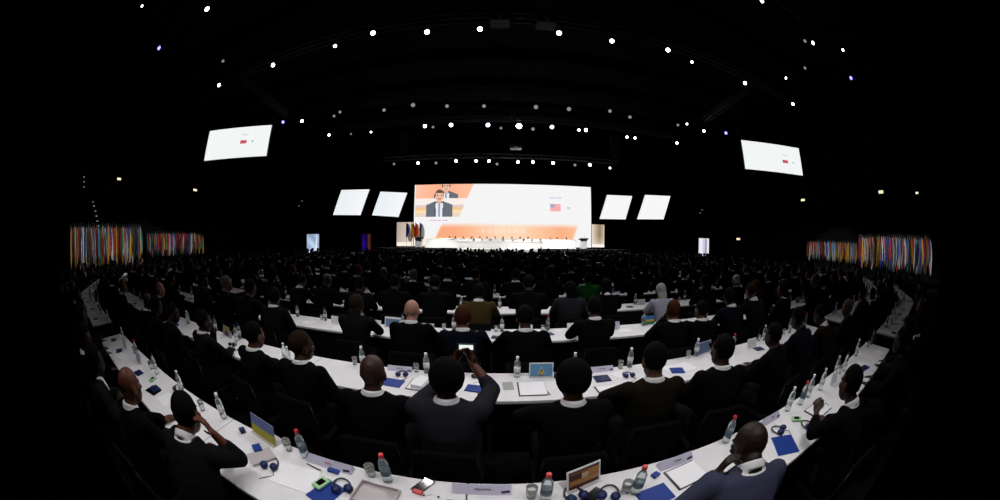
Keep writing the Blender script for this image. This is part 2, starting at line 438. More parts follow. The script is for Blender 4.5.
def flag_row(p0, p1, n, top, where, grp, seed):
    rnd = random.Random(seed); p0, p1 = Vector(p0), Vector(p1)
    rz = math.atan2((p1-p0).y, (p1-p0).x)
    for i in range(n):
        p = p0.lerp(p1, (i+.5)/n)
        flag(p.x, p.y, top+rnd.uniform(-.05, .05), rz+rnd.uniform(-.4, .4), rnd.randrange(len(COMB)), '%s flag, '+where, grp, 0, 1.25)
def azd(px, py, d):
    v = sight(px, py); h = math.hypot(v.x, v.y); return Vector((v.x/h*d, v.y/h*d, 0)), CAMZ+v.z/h*d
def row_by_az(pxa, pya, pxb, pyb, X, n, where, grp, seed):
    a = on_x(pxa, pya, X); c = on_x(pxb, pyb, X)
    flag_row((X, a.y, 0), (X, c.y, 0), n, (a.z+c.z)/2, where, grp, seed)
row_by_az(70, 226, 141, 224, -22, 36, 'nearer row at left wall', 'flags in the nearer left row', 1)
row_by_az(146, 232, 202.5, 232, -31, 28, 'farther row at left', 'flags in the farther left row', 2)
row_by_az(858, 236, 930, 235, 24.5, 36, 'nearer row at right wall', 'flags in the nearer right row', 3)
row_by_az(806, 241, 857, 240, 33, 26, 'farther row at right', 'flags in the farther right row', 4)
for px, ci, w in ((406.5, 17, 'leftmost of the four'), (411.5, 12, 'second from the left edge'), (415.5, 3, 'third from the left edge'), (420, 7, 'nearest the left lectern')):
    p = on_y(px, 232, 35.2); flag(p.x, 35.2, 3.1, .2, ci, 'furled %s stage flag, '+w, 'flags on the stage', 1.05, 1.9)

# ================================================================ lamps overhead
LG = {}
def lens_mat(kind):
    if kind not in LG:
        c, s = dict(w=((1,.98,1), 9), W=((1,1,1), 30), b=((.30,.28,1), 2.4), d=((.9,.88,.85), .28), y=((1,.9,.55), 1.1), B=((.75,.75,1), 14), f=((.12,.12,.9), .8))[kind]
        LG[kind] = screen_mat('lamp_lens_'+kind, False, c, s)
    return LG[kind]
lamp_me = {}
def lamp(p, kind, size, lab, grp, aim=(0, 3, 1.2), name='stage_spotlight'):
    p = Vector(p); size *= .86; key = round(size, 2)
    if key not in lamp_me:
        s = size
        b = bmesh.new(); lathe(b, [(s*.5,-.02),(s*.62,0),(s*.62,.02),(s*.56,s*1.0),(s*.5,s*1.9),(s*.3,s*2.1)], seg=16)
        hb = mesh_of(b, 'lamp_body')
        b = bmesh.new(); lathe(b, [(s*.5,-.035),(s*.5,-.025)], seg=18); lm = mesh_of(b, 'lens')
        b = bmesh.new(); tube(b, [(s*.7,0,s*.9),(s*.75,0,s*2.0),(s*.5,0,s*2.7),(-s*.5,0,s*2.7),(-s*.75,0,s*2.0),(-s*.7,0,s*.9)], [s*.08]*6, seg=6, side=(0,1,0)); yk = mesh_of(b, 'yoke')
        lamp_me[key] = (hb, lm, yk)
    hb, lm, yk = lamp_me[key]
    t = thing(name, lab, 'stage light', p, 0, grp)
    d = (Vector(aim)-p).normalized(); q = (-d).to_track_quat('Z', 'Y')
    for n, me, m in (('lamp_body', hb, M['black']), ('lens', lm, lens_mat(kind)), ('yoke', yk, M['black'])):
        o = bpy.data.objects.new(n, me); C.objects.link(o); o.parent = t; o.rotation_mode = 'QUATERNION'; o.rotation_quaternion = q
        if not me.materials: me.materials.append(None)
        o.material_slots[0].link = 'OBJECT'; o.material_slots[0].material = m
    return t
def truss(p0, p1, lab, w=.4):
    b = bmesh.new(); c = (Vector(p0)+Vector(p1))/2; truss_bm(b, Vector(p0)-c, Vector(p1)-c, w)
    t = thing('lighting_truss', lab, 'truss', c); obj('lattice', b, M['truss'], t)
    for f in (.1, .5, .9):
        b = bmesh.new(); q = Vector(p0).lerp(Vector(p1), f)-c
        tube(b, [q+Vector((0,0,w/2)), q+Vector((0,0,ZC-.85-c.z))], [.012,.012], seg=4, cap=False)
        obj('hanging_cable', b, M['black'], t)
truss((-24,12.3,13.45), (24,12.3,13.45), 'long black lighting truss crossing above the second rows')
truss((-22,4.6,13.45), (24,4.6,13.45), 'black lighting truss nearest overhead')
truss((-17.9,12.8,13.45), (-17.9,19.6,12.85), 'short black truss running lengthwise at upper left')
truss((17.9,12.8,13.45), (17.9,20,12.85), 'short black truss running lengthwise at upper right')
truss((-10.5,20.2,12.45), (11.5,20.2,12.45), 'black lighting truss over the middle of the hall')
truss((-16.5,24.5,12.45), (18.5,24.5,12.45), 'black truss carrying the bright row of white spotlights')
truss((-12.5,31.2,10.95), (13.5,31.2,10.95), 'black truss nearest the stage above the LED wall')
UP = [(207,9,'w',.26),(273,65,'w',.26),(219,85,'w',.26),(223,61,'d',.2),(335,46,'w',.20),(373,33,'w',.27),(427,32,'w',.27),(480,29,'w',.27),(559,33,'w',.27),(612,41,'w',.25),(668,50,'w',.26),
      (745,83,'w',.26),(793,104,'w',.26),(813,43,'w',.22),(843,50,'w',.18),(692,62,'w',.17),(884,9,'w',.20),(897,26,'w',.18),(762,1,'w',.2),(159,48,'b',.26),(851,78,'b',.26),(114,24,'f',.2),
      (786,78,'w',.16),(805,68,'d',.2),(908,58,'b',.14),(142,6,'w',.14),(133,1,'d',.2),(805,41,'d',.2)]
for i, (x, y, k, s) in enumerate(UP):
    col = {'w': 'white', 'b': 'blue', 'd': 'dim', 'f': 'faint blue'}[k]
    where = 'left' if x < 420 else 'middle' if x < 600 else 'right'
    lamp(on_z(x, y, 11.55), k, s, '%s spotlight among the nearer overhead trusses, %s side' % (col, where) if where != 'middle' else '%s spotlight in the middle of the nearer overhead truss' % col, 'spotlights on the nearer trusses', aim=(0, 1, 2))
MID = [(283,122,'b',.3),(302,121,'B',.3),(329,135,'w',.26),(371,132,'w',.2),(384,110,'d',.3),(413,105,'d',.36),(425,126,'B',.34),(451,125,'B',.36),(488,125,'B',.36),(519,126,'W',.52),(552,127,'B',.36),
       (579,130,'w',.24),(586,130,'B',.32),(627,137,'w',.26),(635,138,'w',.24),(677,143,'B',.28),(704,131,'w',.3),(726,133,'b',.32),(569,109,'d',.36),(610,111,'d',.3),(630,117,'d',.3),(447,106,'d',.3),
       (340,112,'d',.26),(334,116,'d',.24),(433,127,'d',.24),(501,128,'d',.24),(533,129,'d',.34),(678,125,'d',.26),(687,124,'w',.2),(536,107,'d',.36),(484,106,'d',.3),(351,134,'d',.2)]
for i, (x, y, k, s) in enumerate(MID):
    col = {'w': 'white', 'b': 'blue', 'B': 'bright bluish white', 'W': 'brightest white', 'd': 'dim grey'}[k]
    where = 'left' if x < 400 else 'middle' if x < 600 else 'right'
    lamp(on_z(x, y, 11.85), k, s, '%s spotlight on the mid-hall trusses, %s part' % (col, where), 'spotlights on the mid-hall trusses')
LOW = [(394,164,'d',.3),(418,163,'B',.34),(436,163,'d',.34),(456,161,'B',.34),(476,161,'B',.34),(489,161,'B',.34),(518,162,'B',.34),(533,162,'B',.34),(553,163,'B',.36),(575,165,'d',.34),(590,165,'B',.36),(610,168,'w',.24),(497,164,'d',.34)]
for i, (x, y, k, s) in enumerate(LOW):
    lamp(on_z(x, y, 10.35), k, s, '%s spotlight on the truss just above the LED wall' % {'B': 'bluish white', 'd': 'dim grey', 'w': 'small white'}[k], 'spotlights above the LED wall')
# wide grey projector housings near the top of the picture, and the big centre one
def projector(p, w, lab):
    t = thing('hanging_projector', lab, 'projector', p)
    b = bmesh.new(); box(b, -w, w, -w*.8, w*.8, 0, w*.75, 0, .04); obj('housing', b, M['grey' if 'stage' in lab else 'dimgrey'], t)
    b = bmesh.new(); tube(b, [(0, -w*.7, w*.35), (0, -w*1.15, w*.35)], [w*.28, w*.32], seg=14); obj('lens', b, M['bk'], t)
    for s in (-1, 1):
        b = bmesh.new(); tube(b, [(s*w*.9,0,w*.7),(s*w*.9,0,ZC-.82-p[2])], [.02,.02], seg=5, cap=False); obj('hanging_rod', b, M['black'], t)
projector(on_z(500, 24, 13.1), .5, 'dim grey box hanging overhead left of its twin, top centre')
projector(on_z(546, 26, 13.1), .5, 'dim grey box hanging overhead beside the white spotlight, top centre')
projector(on_z(516, 149, 11.0), .55, 'pale grey projector hanging over the middle of the stage')
# line arrays of loudspeakers
for px, py, s, lab in ((405, 133, 1, 'curved stack of grey loudspeakers hanging left of the spotlights'), (614, 137, -1, 'curved stack of grey loudspeakers hanging right of the spotlights')):
    p = on_z(px, py, 12); t = thing('line_array', lab, 'loudspeaker', p)
    a = 0; q = Vector((0, 0, 0)); 
    for k in range(9):
        a = .06*k*1.3
        b = bmesh.new(); box(b, -.40, .40, -.25, .25, -.10, .10, 0, .02)
        for f in b.faces:
            if f.normal.y < -.9: f.material_index = 1
        o = obj('speaker_box', b, [M['black'], M['dimgrey']], t); o.location = q; o.rotation_euler = (a, 0, s*.35)
        q = q+Vector((-s*math.sin(a)*.1, math.sin(a)*.22, -math.cos(a)*.23))
    b = bmesh.new(); tube(b, [(0,0,.15),(0,0,ZC-.82-p.z)], [.02,.02], seg=5, cap=False); obj('hanging_cable', b, M['black'], t)
# small yellowish emergency lights and stair lights along the dark side walls
b = bmesh.new(); box(b, -.22, .22, -.05, .05, -.09, .09, 0, .01); em = mesh_of(b, 'lamp_case'); em.materials.append(M['white'])
b = bmesh.new(); box(b, -.2, .2, -.06, .06, -.075, .075, 0, .01); ey = mesh_of(b, 'lit_panel'); ey.materials.append(lens_mat('y'))
def walllight(px, py, lab, sc_=1.0, grp='emergency lights along the dark walls', name='emergency_wall_lamp', k='y'):
    d = sight(px, py)
    p = on_y(px, py, 38.9) if abs(d.x/d.y) < 38/38.9 and d.y > 0 else on_x(px, py, 39.9 if d.x > 0 else -39.9)
    if abs(p.x) > 30 and p.y < 38.8 and p.z < 6 : p = on_x(px, py, 33.9 if d.x > 0 else -33.9)
    rz = 0 if p.y > 38 else (PI/2)
    t = thing(name, lab, 'light', p, rz, grp)
    for n, me in (('lamp_case', em), ('lit_panel', ey)):
        o = bpy.data.objects.new(n, me); C.objects.link(o); o.parent = t; o.scale = (sc_, 1 if n == 'lamp_case' else 1.6, sc_)
        if n == 'lit_panel' and k != 'y':
            o.material_slots[0].link = 'OBJECT'; o.material_slots[0].material = lens_mat(k)
for px, py, s, lab in ((119,179,1.6,'yellowish emergency light highest on the left wall'), (195,190,1.8,'yellowish emergency light on the left wall behind the hanging screen'), (264,234,1.5,'low yellowish emergency light left of the pale blue banner'),
        (941,188,1.3,'small yellowish emergency light farthest right on the wall'), (881,192,2.0,'yellowish emergency light above the right flags'), (917,193,1.2,'faint yellowish light between two others on the right wall'),
        (803,200,1.8,'yellowish emergency light right of the right hanging screen'), (728,205,1.8,'yellowish emergency light on the far curtain at the right'), (738.5,239,1.8,'low yellowish emergency light right of the white banner')):
    walllight(px, py, lab, s)
for i, (px, py) in enumerate([(84,177),(84,182),(84,187),(93,202),(94,206),(95.5,211),(96.5,216),(97.5,221),(98.5,226),(99.5,231)]):
    walllight(px, py, 'tiny white stair light in the climbing line above the left flags', .55, 'stair lights above the left flags', 'stair_wall_lamp', 'd')
for px, py in ((302,201),(299,206),(702,210),(700,213)):
    walllight(px, py, 'tiny pale light on the dark wall beside the slanted screens', .5, 'tiny lights beside the slanted screens', 'stair_wall_lamp', 'd')

# ================================================================ tables
PITCHR = 1.6245; NEAR0, FAR0 = .684, 1.278
NROWS = 18
def rowy(k): return (k-1)*PITCHR
def table_mesh(w, d=.594):
    b = bmesh.new(); box(b, -w/2+.004, w/2-.004, -d/2, d/2, .715, .75, 0, .006)
    top = mesh_of(b, 'table_top'); top.materials.append(M['cloth'])
    b = bmesh.new(); box(b, -w/2+.01, w/2-.01, d/2-.03, d/2-.01, .06, .716, 0); fp = mesh_of(b, 'front_panel'); fp.materials.append(M['panel'])
    b = bmesh.new(); box(b, -.02, .02, -d/2+.06, d/2-.028, 0, .716); lg = mesh_of(b, 'leg'); lg.materials.append(M['black'])
    return top, fp, lg
tcache = {}
def table(x, y, rz, w, lab, grp, parts=True):
    key = round(w, 2)
    if key not in tcache:
        tcache[key] = table_mesh(w)
        b = bmesh.new(); box(b, -w/2+.004, w/2-.004, -.297, .297, .715, .75, 0); box(b, -w/2+.01, w/2-.01, .26, .28, .06, .716, 1)
        for s in (-1, 1): box(b, s*(w/2-.1)-.02, s*(w/2-.1)+.02, -.24, .265, 0, .716, 2)
        me = mesh_of(b, 'conference_table')
        for m in (M['cloth'], M['panel'], M['black']): me.materials.append(m)
        tcache[key] = (*tcache[key], me)
    top, fp, lg, one = tcache[key]
    if parts:
        t = thing('conference_table', lab, 'table', (x, y, 0), rz, grp)
        link('table_top', top, None, t); link('front_panel', fp, None, t)
        for s in (-1, 1): o = link('leg', lg, None, t); o.location = (s*(w/2-.1), 0, 0)
    else:
        t = link('conference_table', one); t.location = (x, y, 0); t.rotation_euler = (0, 0, rz); tag(t, lab, 'table', grp)
    return t
ANG = R(23)
SEATS = []   # (x, y, rz, row, block)
SO = .86
def block(k):
    far = FAR0+rowy(k); yc = far-.297; det = k <= 4; nth = NTH[k]
    n = 6; x0, x1 = -5.72, 5.42; w = (x1-x0)/n
    POS = ('left end', 'left part', 'left of the middle', 'right of the middle', 'right part', 'right end')
    for i in range(n):
        table(x0+w*(i+.5), yc, 0, w, 'white topped table in the %s centre row, %s' % (nth, POS[i]), 'tables of the centre block', det)
    m = 15; sh = 0 if k < 4 else random.uniform(-.3, .3)
    for i in range(m):
        SEATS.append((x0+(x1-x0)*(i+.5)/m+sh, yc-SO, 0, k, 'centre'))
    for s, a, z in ((-1, 6.84, 11.5), (1, 6.3, 11.5)):
        nm = 'left' if s < 0 else 'right'
        for i in range(3):
            w = (z-a)/3; xc = s*(a+w*(i+.5)); table(xc, yc, 0, w, 'white topped table of the inner %s wing, %s row' % (nm, nth), 'tables of the inner wings', det)
        for i in range(6): SEATS.append((s*(a+(z-a)*(i+.5)/6), yc-SO, 0, k, 'inner %s wing' % nm))
        # outer wing turns towards the stage
        c, sn = math.cos(ANG), math.sin(ANG)
        L = 5.7
        for i in range(3):
            w = L/3; t = w*(i+.5)+.12
            table(s*(11.55+t*c), yc+t*sn, s*ANG, w, 'white topped table of the outer %s wing, %s row' % (nm, nth), 'tables of the outer wings', det)
        for i in range(7):
            t = L*(i+.5)/7+.12; SEATS.append((s*(11.55+t*c)+s*SO*sn, yc+t*sn-SO*c, s*ANG, k, 'outer %s wing' % nm))
for k in range(1, NROWS+1): block(k)

# ================================================================ people
def hand(b, W, d, n, side, curl=.5, fingers=True, spread=0):
    """palm, four fingers and a thumb; d = finger direction, n = back of hand, side = thumb side"""
    W, d, n = Vector(W), Vector(d).normalized(), Vector(n)
    n = (n-d*n.dot(d)).normalized(); s = d.cross(n).normalized()*side
    tube(b, [W-d*.01, W+d*.04, W+d*.082], [(.026,.018), (.038,.015), (.036,.013)], seg=10, side=s)
    for i, L in enumerate((.070, .078, .072, .056)):
        o = .028-.0187*i; p = W+d*.082+s*o; pts = [p-d*.012]; dirn = (d+s*(.12-.08*i)*(1+spread)).normalized(); a = 0
        p = p+dirn*.002
        for j, f in enumerate((.42, .33, .25)):
            a += curl*(.55, .6, .4)[j]
            v = dirn*math.cos(a)-n*math.sin(a); p = p+v*L*f; pts.append(p.copy())
        tube(b, pts, [.0095, .009, .0082, .0072], seg=7, side=s)
    p = W+d*.018+s*.028; v1 = (d*.55+s*.8-n*.25).normalized(); v2 = (d*.9+s*.3-n*.45*curl).normalized()
    tube(b, [W+d*.01+s*.008, p, p+v1*.034, p+v1*.034+v2*.03], [.014, .013, .0105, .0085], seg=7, side=n)
POSES = dict(
    table=dict(lean=.05, L=((-.27,.20,.85),(-.13,.44,.79)), R=((.27,.20,.85),(.12,.43,.79)), dl=(.25,1,-.05), dr=(-.3,1,-.05), curl=.35),
    write=dict(lean=.14, L=((-.30,.24,.85),(-.10,.42,.79)), R=((.29,.26,.84),(.16,.50,.80)), dl=(.5,1,-.05), dr=(-.4,1,-.1), curl=.9, pitch=-.3),
    fold=dict(lean=.0, L=((-.28,.08,.82),(-.06,.26,.88)), R=((.28,.08,.82),(.06,.24,.84)), dl=(1,.15,0), dr=(-1,.2,0), curl=.4, turn=.25),
    chin=dict(lean=.12, L=((-.24,.30,.83),(-.06,.24,1.06)), R=((.28,.20,.84),(.05,.42,.79)), dl=(.1,-.3,1), dr=(-.6,.8,0), curl=1.0, turn=-.2),
    side=dict(lean=.03, L=((-.28,.16,.83),(-.20,.42,.79)), R=((.30,.06,.80),(.22,.28,.70)), dl=(.1,1,-.05), dr=(0,1,-.3), curl=.4, turn=-.6),
)
HEADZ = 1.205
def person_meshes(pose, vox=.02, dec=1.0, fingers=True, sleeveL=.92, sleeveR=.92, hair='short', it=3):
    p = POSES[pose] if isinstance(pose, str) else pose
    ln = p['lean']; out = {}
    tp = [(0,-.02,.50),(0,-.015,.60),(0,.2*ln,.72),(0,.01+.5*ln,.86),(0,.02+.8*ln,.96),(0,.02+ln,1.035),(0,.025+1.05*ln,1.075),(0,.03+1.1*ln,1.11)]
    ta = [(.175,.125),(.178,.125),(.165,.115),(.182,.125),(.195,.120),(.180,.090),(.098,.070),(.062,.058)]
    hc = Vector((p.get('dx', 0), .085+1.35*ln, HEADZ+p.get('dz', 0)))
    HM = Matrix.Translation(hc) @ Matrix.Rotation(p.get('turn', 0), 4, 'Z') @ Matrix.Rotation(p.get('pitch', -.08), 4, 'X') @ Matrix.Rotation(p.get('roll', 0), 4, 'Y') @ Matrix.Scale(p.get('hs', 1.04), 4)
    def arm(b, s, key, grow, upto=1.0, hnd=False, cuff=None):
        E, W = map(Vector, p[key]); S = Vector((s*.198, .02+ln, 1.012))
        ball(b, S, .056+grow)
        tube(b, [S, S.lerp(E, .5), E], [.055+grow, .050+grow, .043+grow], seg=10)
        W2 = E.lerp(W, upto)
        tube(b, [E, E.lerp(W2, .5), W2], [.043+grow, .040+grow, (.029 if hnd else .034)+grow], seg=10)
        ball(b, E, .041+grow)
        if hnd:
            d = p['dl' if s < 0 else 'dr']; hand(b, W, d, p.get('nl' if s < 0 else 'nr', (0, 0, 1)), -s, p['curl'], fingers)
    # body
    b = bmesh.new(); tube(b, tp, ta, seg=16)
    tube(b, [(0,.02+ln,1.05), (0,.04+1.2*ln,1.12), tuple(HM @ Vector((0,-.02,-.06)))], [.060,.057,.060], seg=12)
    ball(b, (0,-.008,.022), (.080,.100,.100), HM); ball(b, (0,.028,-.045), (.062,.070,.075), HM)
    ball(b, (0,.045,-.085), (.040,.045,.028), HM)                              # chin
    ball(b, (0,.100,-.018), (.013,.018,.024), HM); ball(b, (0,.112,-.030), (.015,.013,.010), HM)   # nose
    ball(b, (0,.088,.022), (.05,.014,.010), HM)                                # brow
    ball(b, (0,.093,-.062), (.025,.011,.006), HM); ball(b, (0,.091,-.072), (.022,.011,.006), HM)   # lips
    for s in (-1, 1): ball(b, (s*.080,-.005,-.012), (.012,.022,.033), HM)      # ears
    for s in (-1, 1): ball(b, (s*.045,.068,-.022), (.022,.02,.018), HM)        # cheeks
    for s, key in ((-1,'L'), (1,'R')):
        arm(b, s, key, 0, 1.0, True)
        tube(b, [(s*.09,.0,.50),(s*.115,.22,.51),(s*.13,.44,.49)], [.08,.075,.058], seg=12)
        tube(b, [(s*.13,.44,.49),(s*.13,.46,.28),(s*.13,.43,.09)], [.056,.052,.036], seg=12)
        tube(b, [(s*.13,.40,.05),(s*.135,.50,.045),(s*.14,.60,.035)], [.038,.036,.026], seg=10)
    out['body'] = skin(b, vox, dec, it, 'body')
    # jacket: torso and sleeves, open in a V at the front
    b = bmesh.new(); g = .022
    tube(b, [(0,-.02,.47)]+tp[1:7]+[(0,.026+1.05*ln,1.090),(0,.026+1.05*ln,1.096)], [(r[0]+g, r[1]+g) for r in ta[:6]]+[(.132,.090),(.090,.080),(.015,.015)], seg=20)
    for s, key in ((-1,'L'), (1,'R')): arm(b, s, key, .018, sleeveL if s < 0 else sleeveR)
    me = skin(b, max(vox, .012), dec, it+2, 'jacket')
    bm = bmesh.new(); bm.from_mesh(me)
    kill = [v for v in bm.verts if .80 < v.co.z < 1.16 and v.co.y > .02+ln*.9+.045 and abs(v.co.x-p.get('dx',0)*.3) < .07*(v.co.z-.80)/.27]
    bmesh.ops.delete(bm, geom=kill, context='VERTS'); bm.to_mesh(me); bm.free(); out['jacket'] = me
    # shirt under it, with a collar
    b = bmesh.new(); g = .010
    tube(b, [tp[2]]+tp[3:7]+[(0,.028+1.05*ln,1.090),(0,.028+1.05*ln,1.096)], [(r[0]+g-.004, r[1]+g) for r in ta[2:7]]+[(.072,.064),(.015,.015)], seg=16)
    n0, n1 = Vector((0,.022+ln,1.07)), Vector((0,.030+1.15*ln,1.109-.03*ln))
    tube(b, [n0, n0.lerp(n1, .5), n1], [.079, .078, .075], seg=18, cap=False)
    out['shirt'] = skin(b, max(vox*.8, .009), dec, 2, 'shirt')
    # trousers and shoes
    b = bmesh.new(); tube(b, [(0,-.02,.46),(0,-.02,.60)], [(.178,.135),(.175,.128)], seg=16)
    for s in (-1, 1):
        tube(b, [(s*.09,-.02,.51),(s*.115,.22,.515),(s*.13,.45,.495)], [.094,.088,.070], seg=12)
        tube(b, [(s*.13,.45,.49),(s*.13,.465,.28),(s*.13,.435,.10)], [.068,.064,.058], seg=12)
    out['trousers'] = skin(b, max(vox, .016), dec*.7, it, 'trousers')
    b = bmesh.new(); tube(b, [(.13,.40,.05),(.135,.50,.05),(.14,.62,.038)], [.047,.045,.034], seg=10)
    out['shoe'] = mesh_of(b, 'shoe', True)
    if hair:
        b = bmesh.new()
        if hair == 'short': ball(b, (0,-.018,.032), (.083,.101,.102), HM, 24, 16)
        elif hair == 'afro': ball(b, (0,-.020,.026), (.101,.112,.112), HM, 28, 18)
        elif hair == 'long':
            ball(b, (0,-.022,.030), (.092,.108,.108), HM, 24, 16)
            tube(b, [tuple(HM @ Vector((0,-.06,.0))), tuple(HM @ Vector((0,-.085,-.12))), tuple(HM @ Vector((0,-.075,-.20)))], [(.09,.05),(.088,.045),(.06,.03)], seg=14)
        elif hair == 'fringe': ball(b, (0,-.022,-.008), (.084,.100,.070), HM, 24, 14)
        me = mesh_of(b, 'hair', True)
        bm = bmesh.new(); bm.from_mesh(me); inv = HM.inverted()
        def cut(c):
            q = inv @ c
            if hair == 'fringe': return q.z > .045 or q.y > .02
            return q.y > .045 and q.z < .055+(.0 if q.y < .08 else .02) or (abs(q.x) > .05 and q.y > -.01 and q.z < .02 and hair == 'short') or (hair in ('short', 'afro') and q.z < -.065)
        bmesh.ops.delete(bm, geom=[v for v in bm.verts if cut(v.co)], context='VERTS')
        rnd = random.Random(3)
        for v in bm.verts: v.co += v.normal*rnd.uniform(-.0015, .004)
        bm.normal_update()
        bm.to_mesh(me); bm.free(); me.polygons.foreach_set('use_smooth', [True]*len(me.polygons)); out['hair'] = me
    # eyes
    b = bmesh.new(); ball(b, (0,0,0), (.012,.009,.008), None, 8, 6)
    out['eye'] = mesh_of(b, 'eye', True); out['HM'] = HM; out['hc'] = hc
    return out
def slot(o, m):
    if not o.data.materials: o.data.materials.append(None)
    o.material_slots[0].link = 'OBJECT'; o.material_slots[0].material = m
def put_person(ms, loc, rz, suit, sk, hr, label, grp, shirt='shirt', scale=1.0, parts=('body','jacket','shirt','trousers','shoe','hair','eye'), trous=None):
    t = thing('seated_person', label, 'person', loc, rz, grp); t.scale = (scale,)*3
    mm = dict(body=M['skin_'+sk], jacket=M['suit_'+suit], shirt=M[shirt], trousers=trous or M['trous'], shoe=M['shoe'], hair=M['hair_'+hr] if hr else None, eye=M['eye'])
    for n in parts:
        if n == 'hair' and not hr or n not in ms: continue
        o = link(n, ms[n], None, t); slot(o, mm[n])
        if n == 'shoe': o = link(n, ms[n], None, t); slot(o, mm[n]); o.scale = (-1, 1, 1)
        if n == 'eye':
            o.location = ms['HM'] @ Vector((-.030,.083,.006)); o = link(n, ms[n], None, t); slot(o, mm[n]); o.location = ms['HM'] @ Vector((.030,.083,.006))
    return t
# chairs
def chair_proto():
    d = {}
    b = bmesh.new(); box(b, -.22, .22, -.20, .22, .40, .455, 0, .02); d['seat'] = mesh_of(b, 'seat')
    b = bmesh.new(); box(b, -.20, .20, -.275, -.235, .56, .86, 0, .02); d['backrest'] = mesh_of(b, 'backrest')
    b = bmesh.new()
    tube(b, [(-.215,-.20,.42),(-.215,-.25,.60),(-.19,-.262,.84),(.19,-.262,.84),(.215,-.25,.60),(.215,-.20,.42)], [.010]*6, seg=6, side=(0,1,0))
    d['back_frame'] = mesh_of(b, 'back_frame')
    for n, (x, y, x2, y2) in dict(leg=(.2,.19,.22,.22)).items():
        b = bmesh.new(); tube(b, [(0,0,.42),(.015,.02,.0)], [.011,.011], seg=6); d['leg'] = mesh_of(b, 'leg')
    return d
CH = chair_proto()
for n in CH: CH[n].materials.append(M['chairfab'] if n in ('seat', 'backrest') else M['chairmetal'])
def put_chair(x, y, rz, lab, grp, parts=True):
    t = thing('conference_chair', lab, 'chair', (x, y, 0), rz, grp)
    for n in ('seat', 'backrest', 'back_frame'): link(n, CH[n], None, t)
    for sx in (-1, 1):
        for sy in (-1, 1):
            o = link('leg', CH['leg'], None, t); o.location = (sx*.2, sy*.18, 0); o.scale = (sx, sy, 1)
bm_ = bmesh.new()
for me in (CH['seat'], CH['backrest'], CH['back_frame']): bm_.from_mesh(me)
for sx in (-1, 1):
    for sy in (-1, 1): tube(bm_, [(sx*.2, sy*.18, .42), (sx*.215, sy*.2, 0)], [.011,.011], seg=5)
CHONE = mesh_of(bm_, 'conference_chair'); CHONE.materials.append(M['chairfab'])

# ---- hero people near the camera: exact place, pose and clothes
HERO = []
def hero(px, py, rz, pose, suit, sk, hr, style, label, vox=.010, shirt='shirt', sl=(.92,.92), scale=1.0, ymin=None, ymax=None, lean=None):
    """px, py: where the middle of the head stands in the photograph"""
    if isinstance(pose, str): pose = dict(POSES[pose])
    pose.setdefault('hs', 1.08)
    if lean is not None: pose['lean'] = lean
    ms = person_meshes(pose, vox, 1.0, True, sl[0], sl[1], style)
    h = on_z(px, py, ms['hc'].z*scale); off = Matrix.Rotation(rz, 3, 'Z') @ (ms['hc']*scale)
    x, y = h.x-off.x, h.y-off.y
    if ymin is not None: y = max(y, ymin)
    if ymax is not None: y = min(y, ymax)
    HERO.append((x, y))
    put_person(ms, (x, y, 0), rz, suit, sk, hr, label, 'delegates in the nearest rows', shirt, scale)
    put_chair(x, y+(.04 if 1.4 < y < 2 else 0), rz, 'black chair of the '+' '.join(label.replace(',', '').split()[:10]), 'chairs under the nearest delegates')
    return Vector((x, y, 0)), rz, scale
A2 = dict(ymin=1.50, ymax=1.95, lean=0)
# second row, seen from behind
PH = hero(447, 379, 0, dict(lean=.0, L=((-.15,.34,.98),(.0,.40,1.165)), R=((.27,.29,1.03),(.135,.41,1.175)), dl=(.35,.25,.9), dr=(-.35,.25,.9), nl=(-.6,.8,0), nr=(.6,.8,0), curl=.9, pitch=-.1),
     'grey', 'rust', 'black', 'afro', 'man in dark grey suit holding up a glowing phone with both hands', .0075, sl=(.45,.35), scale=1.03, **A2)
hero(373, 373, .05, 'table', 'black', 'brown', None, None, 'bald brown-skinned man in black suit, left of the phone holder', scale=1.01, **A2)
hero(573, 381, -.02, 'write', 'black', 'rust', 'black', 'afro', 'black-haired man with white collar behind the light blue flag card', scale=1.03, **A2)
hero(654, 361, -.1, 'write', 'brown', 'tan', 'black', 'short', 'large man in dark brown suit with close dark hair, second row right of centre', scale=1.03, **A2)
hero(722, 351, -.2, 'fold', 'black', 'brown', 'black', 'short', 'man in black suit in the second row beside the right folders', scale=1.03, **A2)
hero(317, 338, .0, 'side', 'black', 'brown', 'brown', 'short', 'dark-haired man in black suit, second row, turned towards the left', scale=1.01, **A2)
hero(264, 332, -.15, 'table', 'black', 'tan', 'black', 'short', 'man with thin white collar line in the second row, left', scale=1.01, **A2)
hero(216, 318, -.1, 'chin', 'charcoal', 'brown', 'black', 'short', 'man in charcoal suit propping his chin, second row, far left of centre', **A2)
# nearest row
hero(749, 445, -.35, dict(lean=.20, dz=-.06, L=((-.34,.22,.86),(-.17,.30,1.03)), R=((.26,.22,.84),(.06,.40,.80)), dl=(.4,.05,.9), dr=(-.6,.8,0), nl=(-.8,.2,.5), curl=.9, turn=.45, pitch=-.30, roll=0),
     'bluegrey', 'dark', None, None, 'bald man in blue-grey jacket leaning his cheek on his hand, bottom right', .0075, shirt='shirt', sl=(.86,.9), scale=1.0)
hero(187, 414, .35, dict(lean=.17, dz=-.03, L=((-.27,.22,.85),(-.12,.44,.80)), R=((.28,.36,.90),(.20,.30,1.10)), dl=(.2,1,0), dr=(-.35,-.1,.9), nr=(.8,.5,.2), curl=.8, turn=.15, pitch=-.15),
     'charcoal', 'rust', 'black', 'short', 'black-haired man in dark suit raising a hand to his ear, bottom left', .0075, sl=(.9,.5), scale=1.0)
hero(130, 386, .15, 'table', 'black', 'rust', None, None, 'bald brown-skinned man leaning in at the far lower left', .0095, ymin=-.3, scale=1.0)
